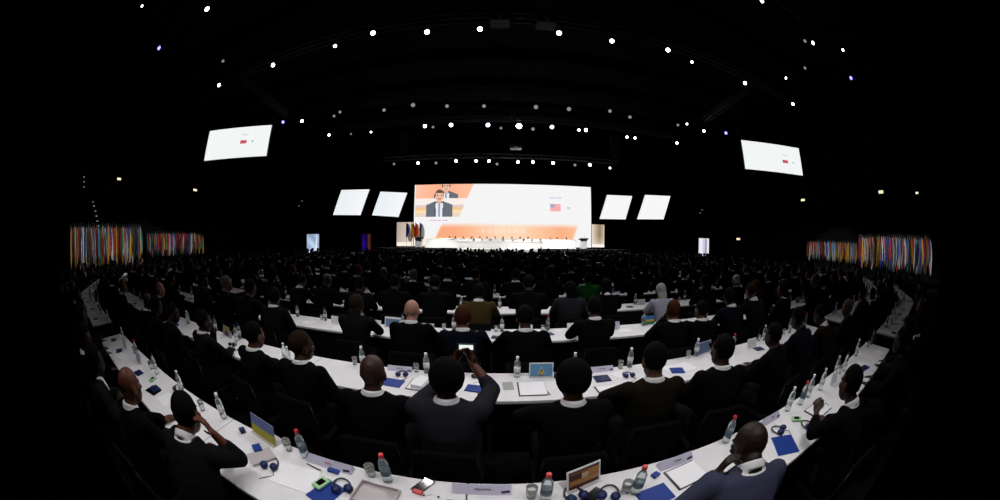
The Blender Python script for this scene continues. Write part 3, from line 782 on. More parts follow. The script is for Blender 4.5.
hero(850, 384, -.2, dict(lean=.12, L=((-.27,.30,.88),(-.12,.44,.93)), R=((.27,.22,.84),(.12,.44,.80)), dl=(.3,.6,.6), dr=(-.3,1,0), nl=(-.6,.1,.6), curl=.8, turn=-.1),
     'black', 'brown', 'black', 'short', 'dark-suited delegate with raised hand beside the headphones, lower right', .0095, sl=(.6,.9), scale=1.0)
# third and fourth rows with their own look
A3 = dict(ymin=3.19, ymax=3.6, lean=.02)
hero(412, 311, 0, 'table', 'black', 'pink', None, None, 'bald pink-headed man in black suit in the third row', .012, scale=1.04, **A3)
hero(462, 320, .05, 'table', 'navy', 'rust', 'auburn', 'short', 'man with dark reddish hair in navy suit just beyond the glowing phone', .012, scale=1.03, **A3)
hero(528, 326, 0, 'write', 'black', 'brown', 'black', 'short', 'curly black-haired delegate in black suit in the third row at centre', .012, scale=1.03, **A3)
hero(594, 308, 0, 'table', 'black', 'brown', 'black', 'short', 'very broad man in black suit, third row right of centre', .012, scale=1.05, **A3)
hero(676, 312, -.1, 'chin', 'black', 'rust', 'auburn', 'short', 'reddish-headed delegate in the third row beside the yellow-green flag card', .012, scale=1.03, **A3)
hero(703, 311, -.15, 'fold', 'black', 'tan', 'black', 'short', 'black-suited delegate with hands clasped in the third row, right', .012, **A3)
hero(357, 305, 0, 'table', 'charcoal', 'tan', 'brown', 'long', 'long-haired woman in dark clothes in the third row, left of centre', .012, scale=1.03, **A3)
A4_ = dict(ymin=4.7, ymax=5.3)
hero(478, 295, 0, 'table', 'olive', 'dark', 'black', 'short', 'broad man in olive brown jacket in the fourth row', .012, scale=1.05, **A4_)
hero(682, 298, -.1, 'write', 'pale', 'tan', 'white', 'long', 'delegate in pale lavender clothes bending forward in the fourth row', .012, shirt='suit_pale', **A4_)
hero(588, 279, 0, 'table', 'green', 'brown', 'black', 'short', 'delegate in bright green jacket in the middle rows', .014, shirt='suit_green', scale=1.03)
hero(449, 272, 0, 'table', 'black', 'pink', None, None, 'small bald pink-headed man in the middle rows left of centre', .014, scale=1.03)
hero(160, 290, .1, 'side', 'charcoal', 'pink', 'blond', 'fringe', 'balding man with pinkish face at the left end of the second row', .012, scale=1.05)
hero(736, 281, -.1, 'table', 'black', 'tan', 'white', 'short', 'white-haired man in black suit in the middle rows, right', .012, scale=1.05)
hero(755, 287, -.1, 'fold', 'charcoal', 'tan', 'auburn', 'long', 'auburn-haired woman in dark clothes in the middle rows, right', .012, scale=1.05)
print('HEROES', [(round(a, 2), round(b_, 2)) for a, b_ in HERO])

# ---- the other delegates
STY = []   # prototypes (pose, hair style)
for pose in ('table', 'write', 'fold', 'chin', 'side'):
    for hs in ('short',) if pose not in ('table', 'fold') else ('short', 'long'):
        STY.append((pose, hs, person_meshes(pose, .019, .45, True, hair=hs)))
LOWP = [(pose, hs, {k: v for k, v in person_meshes(pose, .03, .32, True, hair=hs, it=1).items() if k in ('body', 'jacket', 'hair', 'shirt')}) for pose, hs in (('table','short'),('write','short'),('fold','short'),('side','long'))]
LOOKS = [('black','brown','black'),('black','dark','black'),('charcoal','tan','brown'),('navy','tan','grey'),('black','pink','white'),('charcoal','rust','black'),('black','dark',None),
         ('charcoal','pink',None),('grey','tan','black'),('brown','brown','black'),('black','tan','grey'),('navy','dark','black'),('black','rust','auburn'),('charcoal','tan','blond'),
         ('deepred','tan','black'),('lightblue','brown','black'),('black','brown','black'),('charcoal','dark','black'),('black','tan','black'),('black','brown',None)]
LW = [9, 10, 4, 2, .4, 5, 4, .3, 2, 1.5, 2, 6, 1.5, .7, .5, .35, 8, 8, 5, 3]
rnd = random.Random(11)
seats = []
for s in SEATS:
    x, y = s[0], s[1]
    if s[3] == 1 and -3.0 < x < 2.9: continue
    if any(abs(x-hx) < .56 and abs(y-hy) < .8 for hx, hy in HERO): continue
    if rnd.random() < .03: continue
    if s[3] > 15 and 'outer' in s[4]: continue
    seats.append((x+rnd.uniform(-.07, .07), y+rnd.uniform(-.05, .06), s[2]+rnd.uniform(-.15, .15), s[3], s[4]))
seats.sort(key=lambda s: math.hypot(s[0], s[1]))
NIND = 300-len(HERO)
SUITW = dict(black='black suit', charcoal='charcoal suit', navy='navy suit', grey='dark grey suit', brown='brown suit', deepred='dark red clothes', lightblue='light blue clothes')
for i, (x, y, rz, k, blk) in enumerate(seats[:NIND]):
    su, sk, hr = rnd.choices(LOOKS, LW)[0]
    pose, hs, ms = rnd.choice(STY)
    if hr is None: hs = 'short'
    who = 'bald delegate' if hr is None else '%s%s-haired delegate' % ('long ' if hs == 'long' else '', hr)
    near = 'left' if x < -2 else 'right' if x > 2 else 'middle'
    lab = '%s in %s, %s row of the %s' % (who, SUITW[su], NTH[k], blk if 'wing' in blk else 'centre block, '+near+' part')
    put_person(ms, (x, y, 0), rz, su, sk, hr, lab, 'delegates of the %s' % (blk if 'wing' in blk else 'centre block'), 'shirt' if rnd.random() < .4 else 'suit_'+su, rnd.uniform(1.0, 1.1)*(1.05 if k >= 3 else 1),
               parts=('body','jacket','shirt','trousers','shoe','hair') if i < 110 else ('body','jacket','shirt','hair','trousers'))
    if k <= 3:
        put_chair(x, y, rz, 'black conference chair with a seated delegate, %s row, %s' % (NTH[k], blk), 'chairs of the rows')
    else:
        o = link('conference_chair', CHONE); o.location = (x, y, 0); o.rotation_euler = (0, 0, rz)
        tag(o, 'black conference chair with a seated delegate, %s row, %s' % (NTH[k], blk), 'chair', 'chairs of the rows')
# everybody farther away, too many to stand apart: one body of people
def merge(name, items, mats):
    """items: (mesh, matrix, material index)"""
    V, F, MI = [], [], []; off = 0
    for me, mx, mi in items:
        n = len(me.vertices); co = np.empty(n*3, dtype=np.float32); me.vertices.foreach_get('co', co); co = co.reshape(-1, 3)
        a = np.array(mx)[:3, :3].T.astype(np.float32); V.append(co @ a+np.array(mx)[:3, 3].astype(np.float32))
        for pl in me.polygons: F.append([v+off for v in pl.vertices]); MI.append(mi)
        off += n
    me = bpy.data.meshes.new(name); me.from_pydata(np.concatenate(V).tolist(), [], F)
    me.polygons.foreach_set('material_index', MI); me.polygons.foreach_set('use_smooth', [True]*len(F))
    for m in mats: me.materials.append(m)
    o = bpy.data.objects.new(name, me); C.objects.link(o); return o
MN = ['suit_black','suit_charcoal','suit_navy','suit_grey','suit_brown','suit_deepred','suit_lightblue','skin_dark','skin_brown','skin_tan','skin_pink','skin_rust','hair_black','hair_brown','hair_grey','hair_white','hair_blond','hair_auburn','shirt']
items = []; chairs = []
for (x, y, rz, k, blk) in seats[NIND:]:
    su, sk, hr = rnd.choices(LOOKS, LW)[0]; pose, hs, ms = rnd.choice(LOWP)
    mx = Matrix.Translation((x, y, 0)) @ Matrix.Rotation(rz, 4, 'Z') @ Matrix.Scale(rnd.uniform(.98, 1.08), 4)
    items.append((ms['body'], mx, MN.index('skin_'+sk))); items.append((ms['jacket'], mx, MN.index('suit_'+su))); items.append((ms['shirt'], mx, MN.index('shirt' if rnd.random() < .5 else 'suit_black')))
    if hr: items.append((ms['hair'], mx, MN.index('hair_'+hr)))
    chairs.append((CHONE, mx, 0))
o = merge('crowd', items, [M[n] for n in MN]); tag(o, 'dense crowd of seated delegates filling the far rows before the stage', 'crowd'); o['kind'] = 'stuff'
o = merge('crowd_chairs', chairs, [M['chairfab']]); tag(o, 'rows of black chairs under the far crowd before the stage', 'chairs'); o['kind'] = 'stuff'
# panel members on the stage
pm = [m for m in LOWP if m[0] in ('table', 'write')]
i = 0
for px in (449.5, 455.5, 463.5, 472, 480, 487, 495, 503, 512, 520, 528, 550, 557, 566):
    p = on_y(px, 238, 35.2); pose, hs, ms = pm[i % 2]; i += 1
    put_person(ms, (p.x, 35.25, 1.30), PI, 'panel', ('pink', 'tan', 'brown')[i % 3], ('grey', 'brown', 'black')[i % 3], 'tiny suited %s-haired panel member behind the rear stage desk' % ('grey', 'brown', 'black')[i % 3], 'panel members on stage', parts=('body','jacket','shirt','hair'), scale=.93)
for px in (474, 482, 490, 503, 513, 523.5, 532, 540):
    p = on_y(px, 242, 33.8); pose, hs, ms = pm[i % 2]; i += 1
    put_person(ms, (p.x, 33.85, 1.05), PI, 'panel', ('tan', 'pink', 'brown')[i % 3], ('grey', 'black', 'brown')[i % 3], 'tiny suited %s-haired panel member behind the front stage desk' % ('grey', 'black', 'brown')[i % 3], 'panel members on stage', parts=('body','jacket','shirt','hair'), scale=.93)

# ================================================================ things on the tables
TZ = .7505
def bottle_meshes():
    d = {}
    b = bmesh.new(); lathe(b, [(.024,0),(.030,.006),(.031,.045),(.0295,.052),(.031,.060),(.031,.145),(.029,.158),(.022,.176),(.0135,.192),(.0125,.205)], seg=16); d['bottle'] = mesh_of(b, 'bottle_body')
    b = bmesh.new(); lathe(b, [(.0322,.065),(.0322,.112)], seg=16); d['label'] = mesh_of(b, 'paper_label')
    b = bmesh.new(); lathe(b, [(.0155,.2),(.0155,.222),(.013,.225)], seg=14); d['cap'] = mesh_of(b, 'cap')
    for me in d.values(): me.transform(Matrix.Scale(1.02, 4))
    return d
BT = bottle_meshes()
def mk(parts, name, loc, rz, lab, cat, grp):
    t = thing(name, lab, cat, loc, rz, grp)
    for n, me, m in parts:
        o = bpy.data.objects.new(n, me); C.objects.link(o); o.parent = t; slot(o, m)
    return t
def bottle(x, y, lab, grp, cap='red', full=True, z=TZ):
    capm = {'red': M['red'], 'white': M['paper'], 'blue': M['navy']}[cap]
    return mk([('bottle_body', BT['bottle'], M['bottle']), ('paper_label', BT['label'], M['blab'] if cap == 'red' else M['blab2']), ('cap', BT['cap'], capm)], 'water_bottle', (x, y, z), 0, lab, 'bottle', grp)
b = bmesh.new()
seg = 16; pr = [(.026,0),(.030,.045),(.032,.09),(.0300,.09),(.028,.045),(.023,.006)]
lathe(b, pr, seg=seg); GLM = mesh_of(b, 'drinking_glass', True)
def glass(x, y, lab, grp):
    o = link('drinking_glass', GLM); slot(o, M['glass']); o.location = (x, y, TZ); return tag(o, lab, 'glass', grp)
cc = {}
def cbox(key, w, d, h, bev=.002):
    if key not in cc:
        b = bmesh.new(); box(b, -w/2, w/2, -d/2, d/2, 0, h, 0, bev); cc[key] = mesh_of(b, key)
    return cc[key]
def flat(name, w, d, h, m, x, y, rz, lab, cat, grp=None, z=TZ):
    o = link(name, cbox('%s_%g_%g_%g' % (name, w, d, h), w, d, h, min(.002, h*.3))); slot(o, m); o.location = (x, y, z); o.rotation_euler = (0, 0, rz)
    return tag(o, lab, cat, grp)
def text_mesh(s, size, name='lettering'):
    cu = bpy.data.curves.new('t', 'FONT'); cu.body = s; cu.size = size; cu.extrude = .0004; cu.align_x = 'CENTER'; cu.align_y = 'CENTER'
    o = bpy.data.objects.new('t', cu); C.objects.link(o); dg = bpy.context.evaluated_depsgraph_get()
    me = bpy.data.meshes.new_from_object(o.evaluated_get(dg)); me.name = name; bpy.data.objects.remove(o); return me
def name_card(x, y, rz, w, txt, lab, ink='ink', logo=True, h=.05):
    """folded name card: slanted front face seen from the camera, lettering and a small round-cornered emblem"""
    t = thing('name_card', lab, 'name card', (x, y, TZ), rz, 'name cards on the tables')
    b = bmesh.new(); v = [b.verts.new(p) for p in ((-w/2,-.045,0),(w/2,-.045,0),(w/2,.0,h),(-w/2,.0,h),(-w/2,.03,0),(w/2,.03,0))]
    b.faces.new((v[0],v[1],v[2],v[3])); b.faces.new((v[3],v[2],v[5],v[4])); b.faces.new((v[0],v[3],v[4])); b.faces.new((v[1],v[5],v[2])); b.faces.new((v[0],v[4],v[5],v[1]))
    obj('card', b, M['lav'], t)
    if txt:
        a = math.atan2(h, .045)
        o = link('lettering', text_mesh(txt, .022), [M[ink]], t); o.rotation_euler = (a, 0, 0); o.location = (w*.02, -.024, h*.56)
        if logo:
            b = bmesh.new(); tube(b, [(-.022,0,0),(.022,.006,0)], [(.008,.001)]*2, seg=10, side=(0,1,0)); o = obj('emblem', b, M['ink'], t); o.location = (w*.40, -.034, h*.28); o.rotation_euler = (a, 0, 0)
    return t
def flag_card(p0, p1, h, parts, lab, border='paper', lean=.25):
    """upright card between two points on the table; parts = (u0,u1,v0,v1,material)"""
    p0, p1 = Vector((p0[0], p0[1], 0)), Vector((p1[0], p1[1], 0)); d = p1-p0; w = d.length; rz = math.atan2(d.y, d.x)
    t = thing('flag_card', lab, 'flag card', (*((p0+p1)/2).to_2d(), TZ), rz, 'standing flag cards')
    b = bmesh.new(); box(b, -w/2, w/2, 0, .006, 0, h, 0, .001); c = obj('card', b, M[border], t); c.rotation_euler = (-lean, 0, 0)
    for k, (u0, u1, v0, v1, m) in enumerate(parts):
        b = bmesh.new(); box(b, (u0-.5)*w, (u1-.5)*w, -.0012-.0003*k, 0, v0*h, v1*h, 0); obj('printed_field', b, m, c)
    b = bmesh.new(); box(b, -w/2, w/2, -.02, .10, 0, .004, 0); obj('foot', b, M['clearbox'], t)
    return t
def headset(x, y, rz, lab, m='deepblue', band_=True):
    t = thing('headset', lab, 'headset', (x, y, TZ), rz, 'headsets on the tables')
    for s in (-1, 1):
        b = bmesh.new(); ball(b, (s*.038, 0, .022), (.030,.034,.022)); obj('ear_pad', b, M[m], t, True)
    b = bmesh.new(); tube(b, [(.038*math.cos(a)*1.5, .02+.085*math.sin(a), .012) for a in [i*PI/8 for i in range(9)]], [.006]*9, seg=6, side=(0,0,1)); obj('headband', b, M['bk'], t)
    b = bmesh.new(); tube(b, [(.03,-.02,.004),(.05,-.07,.004),(.0,-.10,.004),(-.04,-.13,.004)], [.0025]*4, seg=5, side=(0,0,1)); obj('cable', b, M['bk'], t)
def receiver(x, y, rz, lab, z=TZ):
    t = thing('interpretation_receiver', lab, 'receiver', (x, y, z), rz)
    b = bmesh.new(); box(b, -.034, .034, -.055, .055, 0, .02, 0, .006); obj('casing', b, M['green'], t)
    b = bmesh.new(); box(b, -.020, .020, -.028, .030, .0195, .0215, 0); obj('display', b, M['screen_off'], t)
def phone(x, y, rz, lab, z=TZ, m='bk'):
    t = thing('mobile_phone', lab, 'phone', (x, y, z), rz)
    b = bmesh.new(); box(b, -.036, .036, -.072, .072, 0, .008, 0, .003); obj('case', b, M[m], t)
    b = bmesh.new(); box(b, -.032, .032, -.062, .062, .0078, .0088, 0); obj('display', b, M['screen_off'], t)
def pen(x, y, rz, lab):
    t = thing('pen', lab, 'pen', (x, y, TZ+.005), rz)
    b = bmesh.new(); tube(b, [(-.065,0,0),(.05,0,0)], [.0045,.0045], seg=8, side=(0,0,1)); obj('barrel', b, M['bk'], t)
    b = bmesh.new(); tube(b, [(.05,0,0),(.068,0,0)], [.004,.001], seg=8, side=(0,0,1)); obj('tip', b, M['steel'], t)
def notebook(x, y, rz, w, d, lab):
    t = thing('notebook', lab, 'notebook', (x, y, TZ), rz)
    b = bmesh.new(); box(b, -w/2, w/2, -d/2, d/2, 0, .006, 0, .001); obj('cover', b, M['bk'], t)
    b = bmesh.new(); box(b, -w/2+.012, w/2-.004, -d/2+.006, d/2-.012, .006, .011, 0, .001); obj('page_block', b, M['paper'], t)
def T(px, py): return on_z(px, py, .75)
def clampy(p, k):
    lo, hi = NEAR0+rowy(k)+.03, FAR0+rowy(k)-.05
    p.y = max(lo, min(hi, p.y)); return p
# ---- nearest row, left to right
for px, py, lab, g in ((388,481,'water bottle with red cap beside the glass, left of the lower name card',1), (306,457,'water bottle with red cap beside the blue and yellow flag card',1), (545,500,'water bottle with red cap just left of the orange flag card',1),
                       (635,493,'water bottle with red cap right of the orange flag card',1), (723,440,'water bottle with red cap just left of the bald man in blue-grey',1)):
    p = clampy(T(px, py), 1); bottle(p.x, p.y, lab, 'water bottles on the nearest row')
for px, py, lab in ((372,475,'empty glass left of the bottle beside the plastic tray'), (290,449,'glass beside the bottle next to the blue and yellow flag card'), (531,497,'glass left of the bottle near the orange flag card'),
                    (625,492,'clear glass at the right edge of the orange flag card'), (203,410,'glass near the raised hand at lower left')):
    p = clampy(T(px, py), 1); glass(p.x, p.y, lab, 'glasses on the nearest row')
p = T(229, 415); bottle(p.x, min(p.y, FAR0-.05), 'water bottle by the hand of the man at lower left', 'water bottles on the nearest row', 'white')
p0, p1 = T(253, 431), T(276, 447); S_ = p1-p0
flag_card(p0, p1, .16, [(.0,1,.5,1,mat('flag_slate_blue', (.10,.14,.36), .6)), (.0,1,.03,.5,mat('flag_mustard', (.42,.38,.03), .6))], 'standing card with slate blue over yellow at lower left', 'grey')
p0, p1 = T(567, 493), T(600, 479)
OR = mat('brown_orange_print', (.38,.14,.04), .5); DB = mat('dark_maroon_print', (.07,.015,.012), .5); CR = mat('cream_print', (.55,.42,.28), .5); AM = mat('amber_print', (.45,.22,.06), .5)
flag_card(p0, p1, .15, [(.05,.95,.06,.92,OR), (.05,.95,.06,.22,DB), (.05,.42,.50,.78,DB), (.12,.95,.25,.42,AM), (.42,.62,.45,.70,CR), (.62,.95,.55,.80,AM), (.05,.95,.84,.92,DB)], 'white framed standing card with orange and brown picture, bottom centre', 'paper')
A4 = (.21, .297)
p = T(295, 477); flat('paper_sheet', .30, .22, .003, M['paper'], p.x, p.y, .12, 'large white sheets at lower left beside the pen', 'paper')
p = T(315, 468); pen(p.x, p.y, -.15, 'black pen lying above the white sheets at lower left')
p = T(334, 472); flat('small_blue_box', .075, .035, .02, M['blue'], p.x, p.y, 0, 'small blue box under the left name card', 'box')
p = T(331, 463); name_card(p.x, min(p.y, FAR0-.05), 0, .34, 'PERU', 'lavender name card with reddish lettering at lower left', 'redink')
p = T(326, 493); flat('folder', .15, .21, .006, M['blue'], p.x, p.y, -.3, 'royal blue folder under the green receiver', 'folder')
p = T(322, 485); receiver(p.x, p.y, -.35, 'pale green receiver with black display on the blue folder', TZ+.0065)
p = T(343, 491); headset(p.x, p.y, .5, 'dark blue headset right of the green receiver', 'navy')
p = T(270, 468); headset(p.x, p.y, .3, 'dark blue headset with cable left of the white sheets', 'navy')
p = T(258, 450); flat('folder', .10, .07, .02, M['blue'], p.x, p.y, -.6, 'small blue packet in front of the blue and yellow card', 'packet')
p = T(243, 432); flat('small_blue_box', .05, .05, .03, M['navy'], p.x, p.y, -.5, 'tiny navy box left of the blue and yellow card', 'box')
p = T(262, 458); flat('document_tray', .13, .20, .02, M['clearbox'], p.x, p.y, -.5, 'grey translucent tray beside the small blue packet', 'tray')
p = T(376, 497); t = thing('plastic_tray', 'clear grey plastic tray between bottle and phone, bottom edge', 'tray', (p.x, p.y, TZ), -.08)
b = bmesh.new(); box(b, -.115, .115, -.085, .085, 0, .006, 0, .002); obj('tray_bottom', b, M['clearbox'], t)
b = bmesh.new()
for a in ((-.12,.12,-.09,-.083),(-.12,.12,.083,.09),(-.12,-.113,-.083,.083),(.113,.12,-.083,.083)): box(b, *a, 0, .028)
obj('tray_rim', b, M['clearbox'], t)
p = T(423, 486); phone(p.x, p.y, -.5, 'black phone beside the red packet, bottom centre left')
p = T(418, 493); flat('red_packet', .055, .03, .018, M['red'], p.x, p.y, -.3, 'small red packet touching the black phone', 'packet')
p = T(433, 497); t = thing('earphones', 'white earphones with thin cord right of the red packet', 'earphones', (p.x, p.y, TZ+.003))
b = bmesh.new(); tube(b, [(-.05,.0,0),(-.01,.02,0),(.03,.0,0),(.02,-.03,0),(-.02,-.02,0)], [.002]*5, seg=5, side=(0,0,1)); obj('cord', b, M['paper'], t)
for x in (-.05, .03):
    b = bmesh.new(); ball(b, (x, 0, .004), .007, u=8, v=6); obj('ear_bud', b, M['bk'], t)
p = T(482, 488); name_card(p.x, FAR0-.055, 0, .32, 'PANAMA', 'long lavender name card with dark lettering at bottom centre')
p = T(463, 501); flat('tablet', .165, .12, .008, M['screen_off'], p.x, 1.06, .02, 'black tablet lying in front of the long name card', 'tablet')
p = T(593, 496); phone(p.x, p.y, -.9, 'black phone below the orange flag card')
for px, py, lab in ((577,499,'crumpled blue packet left of the phone under the orange card'), (608,498,'crumpled blue packet right of the phone under the orange card')):
    p = T(px, py); headset(p.x, p.y, .3 if px < 600 else -.4, lab.replace('crumpled blue packet', 'dark blue headset'), 'navy')
p = T(655, 476); flat('small_blue_box', .05, .04, .02, M['blue'], p.x, p.y, .4, 'small blue box right of the bottle, bottom right of centre', 'box')
p = T(672, 459); name_card(p.x, min(p.y, FAR0-.05), .05, .26, 'CHILE', 'lavender name card with dark emblem at lower right')
p = T(686, 475); notebook(p.x, p.y, .1, .24, .20, 'open white notebook with black edge left of the blue-grey jacket')
p = T(655, 496); flat('folder', .20, .15, .008, M['blue'], p.x, p.y, .1, 'royal blue folder at the bottom edge right of the bottle', 'folder')
p = T(785, 445); flat('folder', .21, .24, .006, M['blue'], p.x, p.y, -.5, 'royal blue folder right of the bald man in blue-grey', 'folder')
p = T(781, 432); headset(p.x, p.y, .4, 'navy headset on top of the right blue folder', 'navy')
p = T(768, 418); name_card(p.x, min(p.y, FAR0-.05), .0, .22, 'MALI', 'small lavender name card behind the right blue folder')
p = T(796, 420); receiver(p.x, p.y, .9, 'pale green receiver lying right of the blue folder')
p = T(809, 427); headset(p.x, p.y, 0, 'dark blue headset below the black edged notebook', 'navy')
p = T(818, 410); notebook(p.x, p.y, 0, .30, .22, 'black edged notebook under the headphones at right')
p = T(822, 406); headset(p.x, p.y+.02, .6, 'black headphones lying on the right notebook', 'bk')
for i, (px, py, c) in enumerate(((789,412,'white'), (796,402,'red'), (806,396,'white'), (812,386,'white'), (826,372,'white'))):
    p = clampy(T(px, py), 1); p.y = FAR0-.07-.03*(i % 2); bottle(p.x, p.y, 'water bottle in the cluster behind the headphones at right', 'bottles clustered at the right', c)
p = T(858, 371); flat('folder', .21, .2, .006, M['blue'], p.x, p.y, 0, 'royal blue folder farther up the nearest row at right', 'folder')
p = T(153, 380); receiver(p.x, p.y, .4, 'greenish receiver at the far lower left'); p = T(158, 385); flat('tablet', .2, .15, .008, M['screen_off'], p.x+.08, p.y-.12, .2, 'black tablet at the far lower left', 'tablet')
p = T(178, 390); headset(p.x, p.y, 1.0, 'black headset beside the man raising his hand, lower left', 'bk')
p = T(170, 398); flat('paper_sheet', .24, .20, .003, M['paper'], p.x, p.y-.05, 0, 'white sheet beside the black headset at lower left', 'paper')
# ---- second row
def T2(px, py): return clampy(T(px, py), 2)
for px, py, lab, c in ((517,377,'water bottle left of the light blue flag card','white'), (571,368,'water bottle right of the light blue flag card','white'), (629,367,'water bottle in the second row by the broad brown suit','white'),
                    (367,362,'water bottle left of the bald brown head in the second row','white'), (427,373,'water bottle left of the phone holder','white'), (692,354,'water bottle by the papers at the right of the second row','white'),
                    (240,339,'water bottle at the left part of the second row','blue'), (217,331,'water bottle beside the orange card on the left','blue'), (188,324,'water bottle at the left end of the second row','white'), (286,362,'water bottle right of the man with thin white collar','white'), (290,366,'second water bottle right of the man with thin white collar','white')):
    p = T2(px, py); bottle(p.x, p.y, lab, 'water bottles on the second row', c)
for px, py, lab in ((562,372,'glass behind the black-haired man in the second row'), (619,367,'glass left of the bottle by the broad brown suit'), (358,362,'glass left of the bottle near the bald brown head'), (417,371,'glass just left of the phone holder bottle'), (685,356,'glass by the papers at the right of the second row')):
    p = T2(px, py); glass(p.x, p.y, lab, 'glasses on the second row')
SB = mat('flag_light_blue', (.13,.33,.55), .6)
p0, p1 = T2(529, 377), T2(553, 376.5)
t = flag_card(p0, p1, .15, [(.04,.96,.05,.93,SB)], 'light blue standing card with a yellow and black triangle, second row', 'paper', .15)
c = [o for o in t.children if o.name.startswith('card')][0]; w = (p1-p0).length
for col, a, hh in ((M['paper'], .034, .080), (M['bk'], .028, .070), (FM['yellow'], .026, .042)):
    b = bmesh.new(); z0 = .028; v = [b.verts.new((x, y, z)) for y in (-.004-.001*(.09-hh)*100, -.0015) for x, z in ((-a, z0), (a, z0), (0, z0+hh))]
    b.faces.new(v[:3]); b.faces.new(v[3:][::-1])
    for i in range(3): b.faces.new((v[i], v[(i+1)%3], v[3+(i+1)%3], v[3+i]))
    obj('triangle', b, col, c)
p0, p1 = T2(695, 356), T2(705, 350); flag_card(p0, (p1.x+.06, p0.y+.06), .15, [(.05,.95,.05,.95,mat('flag_grey_blue', (.10,.16,.28), .6))], 'grey-blue standing card by the papers, right of the second row', 'lav')
p0, p1 = T2(223, 334), T2(234, 338); flag_card(p0, (p0.x+.22, p0.y-.04), .14, [(.04,.96,.5,.95,mat('flag_ochre', (.34,.24,.05), .6)), (.3,.96,.05,.5,mat('flag_plum', (.10,.04,.16), .6))], 'ochre and plum standing card at the left of the second row', 'greypaper')
p = T2(532, 389); notebook(p.x, p.y, 0, .26, .28, 'large white notebook left of the black-haired man in the second row')
p = T2(545, 392); pen(p.x+.02, p.y, 1.8, 'black pen lying on the big white notebook of the second row')
p = T2(508, 386); flat('printed_leaflet', .10, .16, .003, M['greypaper'], p.x, p.y, .05, 'grey printed leaflet left of the big white notebook', 'leaflet')
p = T2(553, 378); flat('small_blue_box', .045, .03, .06, M['navy'], p.x+.03, p.y, 0, 'navy box touching the right side of the light blue card', 'box')
p = T2(600, 369); name_card(p.x, FAR0+PITCHR-.05, 0, .26, 'GHANA', 'white name card behind the blue folder right of the black-haired man')
p = T2(602, 379); flat('folder', .16, .14, .012, M['navy'], p.x, p.y, 0, 'navy folder right of the black-haired man in the second row', 'folder')
p = T2(607, 389); notebook(p.x, p.y, .05, .22, .14, 'small notebook below the navy folder in the second row')
p = T2(618, 375); flat('paper_sheet', .2, .2, .002, M['paper'], p.x+.06, p.y, .5, 'white sheets with a pen right of the navy folder', 'paper')
p = T2(629, 377); headset(p.x, p.y, 0, 'navy headset near the broad brown suit', 'navy')
p = T2(401, 369); name_card(p.x, FAR0+PITCHR-.05, 0, .27, 'KENYA', 'white name card right of the bald brown head')
p = T2(393, 383); flat('folder', .2, .16, .008, M['blue'], p.x, p.y, -.1, 'blue folder right of the bald brown head', 'folder')
p = T2(402, 376); headset(p.x, p.y, .2, 'navy headset above the blue folder in the second row', 'navy')
p = T2(410, 384); notebook(p.x+.06, p.y, -.1, .14, .24, 'white notebook with dark edge right of the left blue folder')
p = T2(421, 385); flat('tissue_box', .11, .22, .05, M['paper'], p.x, p.y, -.2, 'white box left of the phone holder', 'box')
p = T2(478, 378); headset(p.x, p.y, 0, 'black headset by the elbow of the phone holder', 'bk')
p = T2(477, 382); flat('paper_sheet', .24, .30, .003, M['paper'], p.x, p.y-.05, 0, 'white sheets right of the phone holder', 'paper')
p = T2(474, 389); flat('folder', .15, .13, .008, M['blue'], p.x, p.y, -.2, 'blue folder just right of the phone holder', 'folder', z=TZ+.004)
p = T2(677, 371); flat('folder', .16, .14, .008, M['blue'], p.x, p.y, -.3, 'blue folder at the right papers of the second row', 'folder', z=TZ+.004)
p = T2(680, 368); flat('paper_sheet', .36, .24, .003, M['paper'], p.x, p.y, .1, 'white sheets under the right blue folder', 'paper')
p = T2(243, 350); flat('folder', .18, .12, .006, M['navy'], p.x, p.y, .1, 'navy folder at the left of the second row', 'folder')
p = T2(232, 346); headset(p.x, p.y, .2, 'black headset left of the navy folder, second row left', 'bk')
# ---- the phone held up: white picture on its display
t = thing('mobile_phone', 'glowing phone held up by the man in dark grey suit', 'phone', (PH[0].x+.085*PH[2], PH[0].y+.455*PH[2], 1.278*PH[2]), 0)
b = bmesh.new(); box(b, -.072, .072, 0, .009, -.037, .037, 0, .003); obj('case', b, M['bk'], t)
me = picture_mesh('lit_display', (-.062,-.001,-.032), (.062,-.001,-.032), (-.062,-.001,.032), 24, 12, lambda u, v: (235, 245, 240) if abs(v-.62) < .26 and .08 < u < .92 and not (.55 < u < .68 and v < .6) else (20, 26, 24))
link('lit_display', me, [M['led']], t)

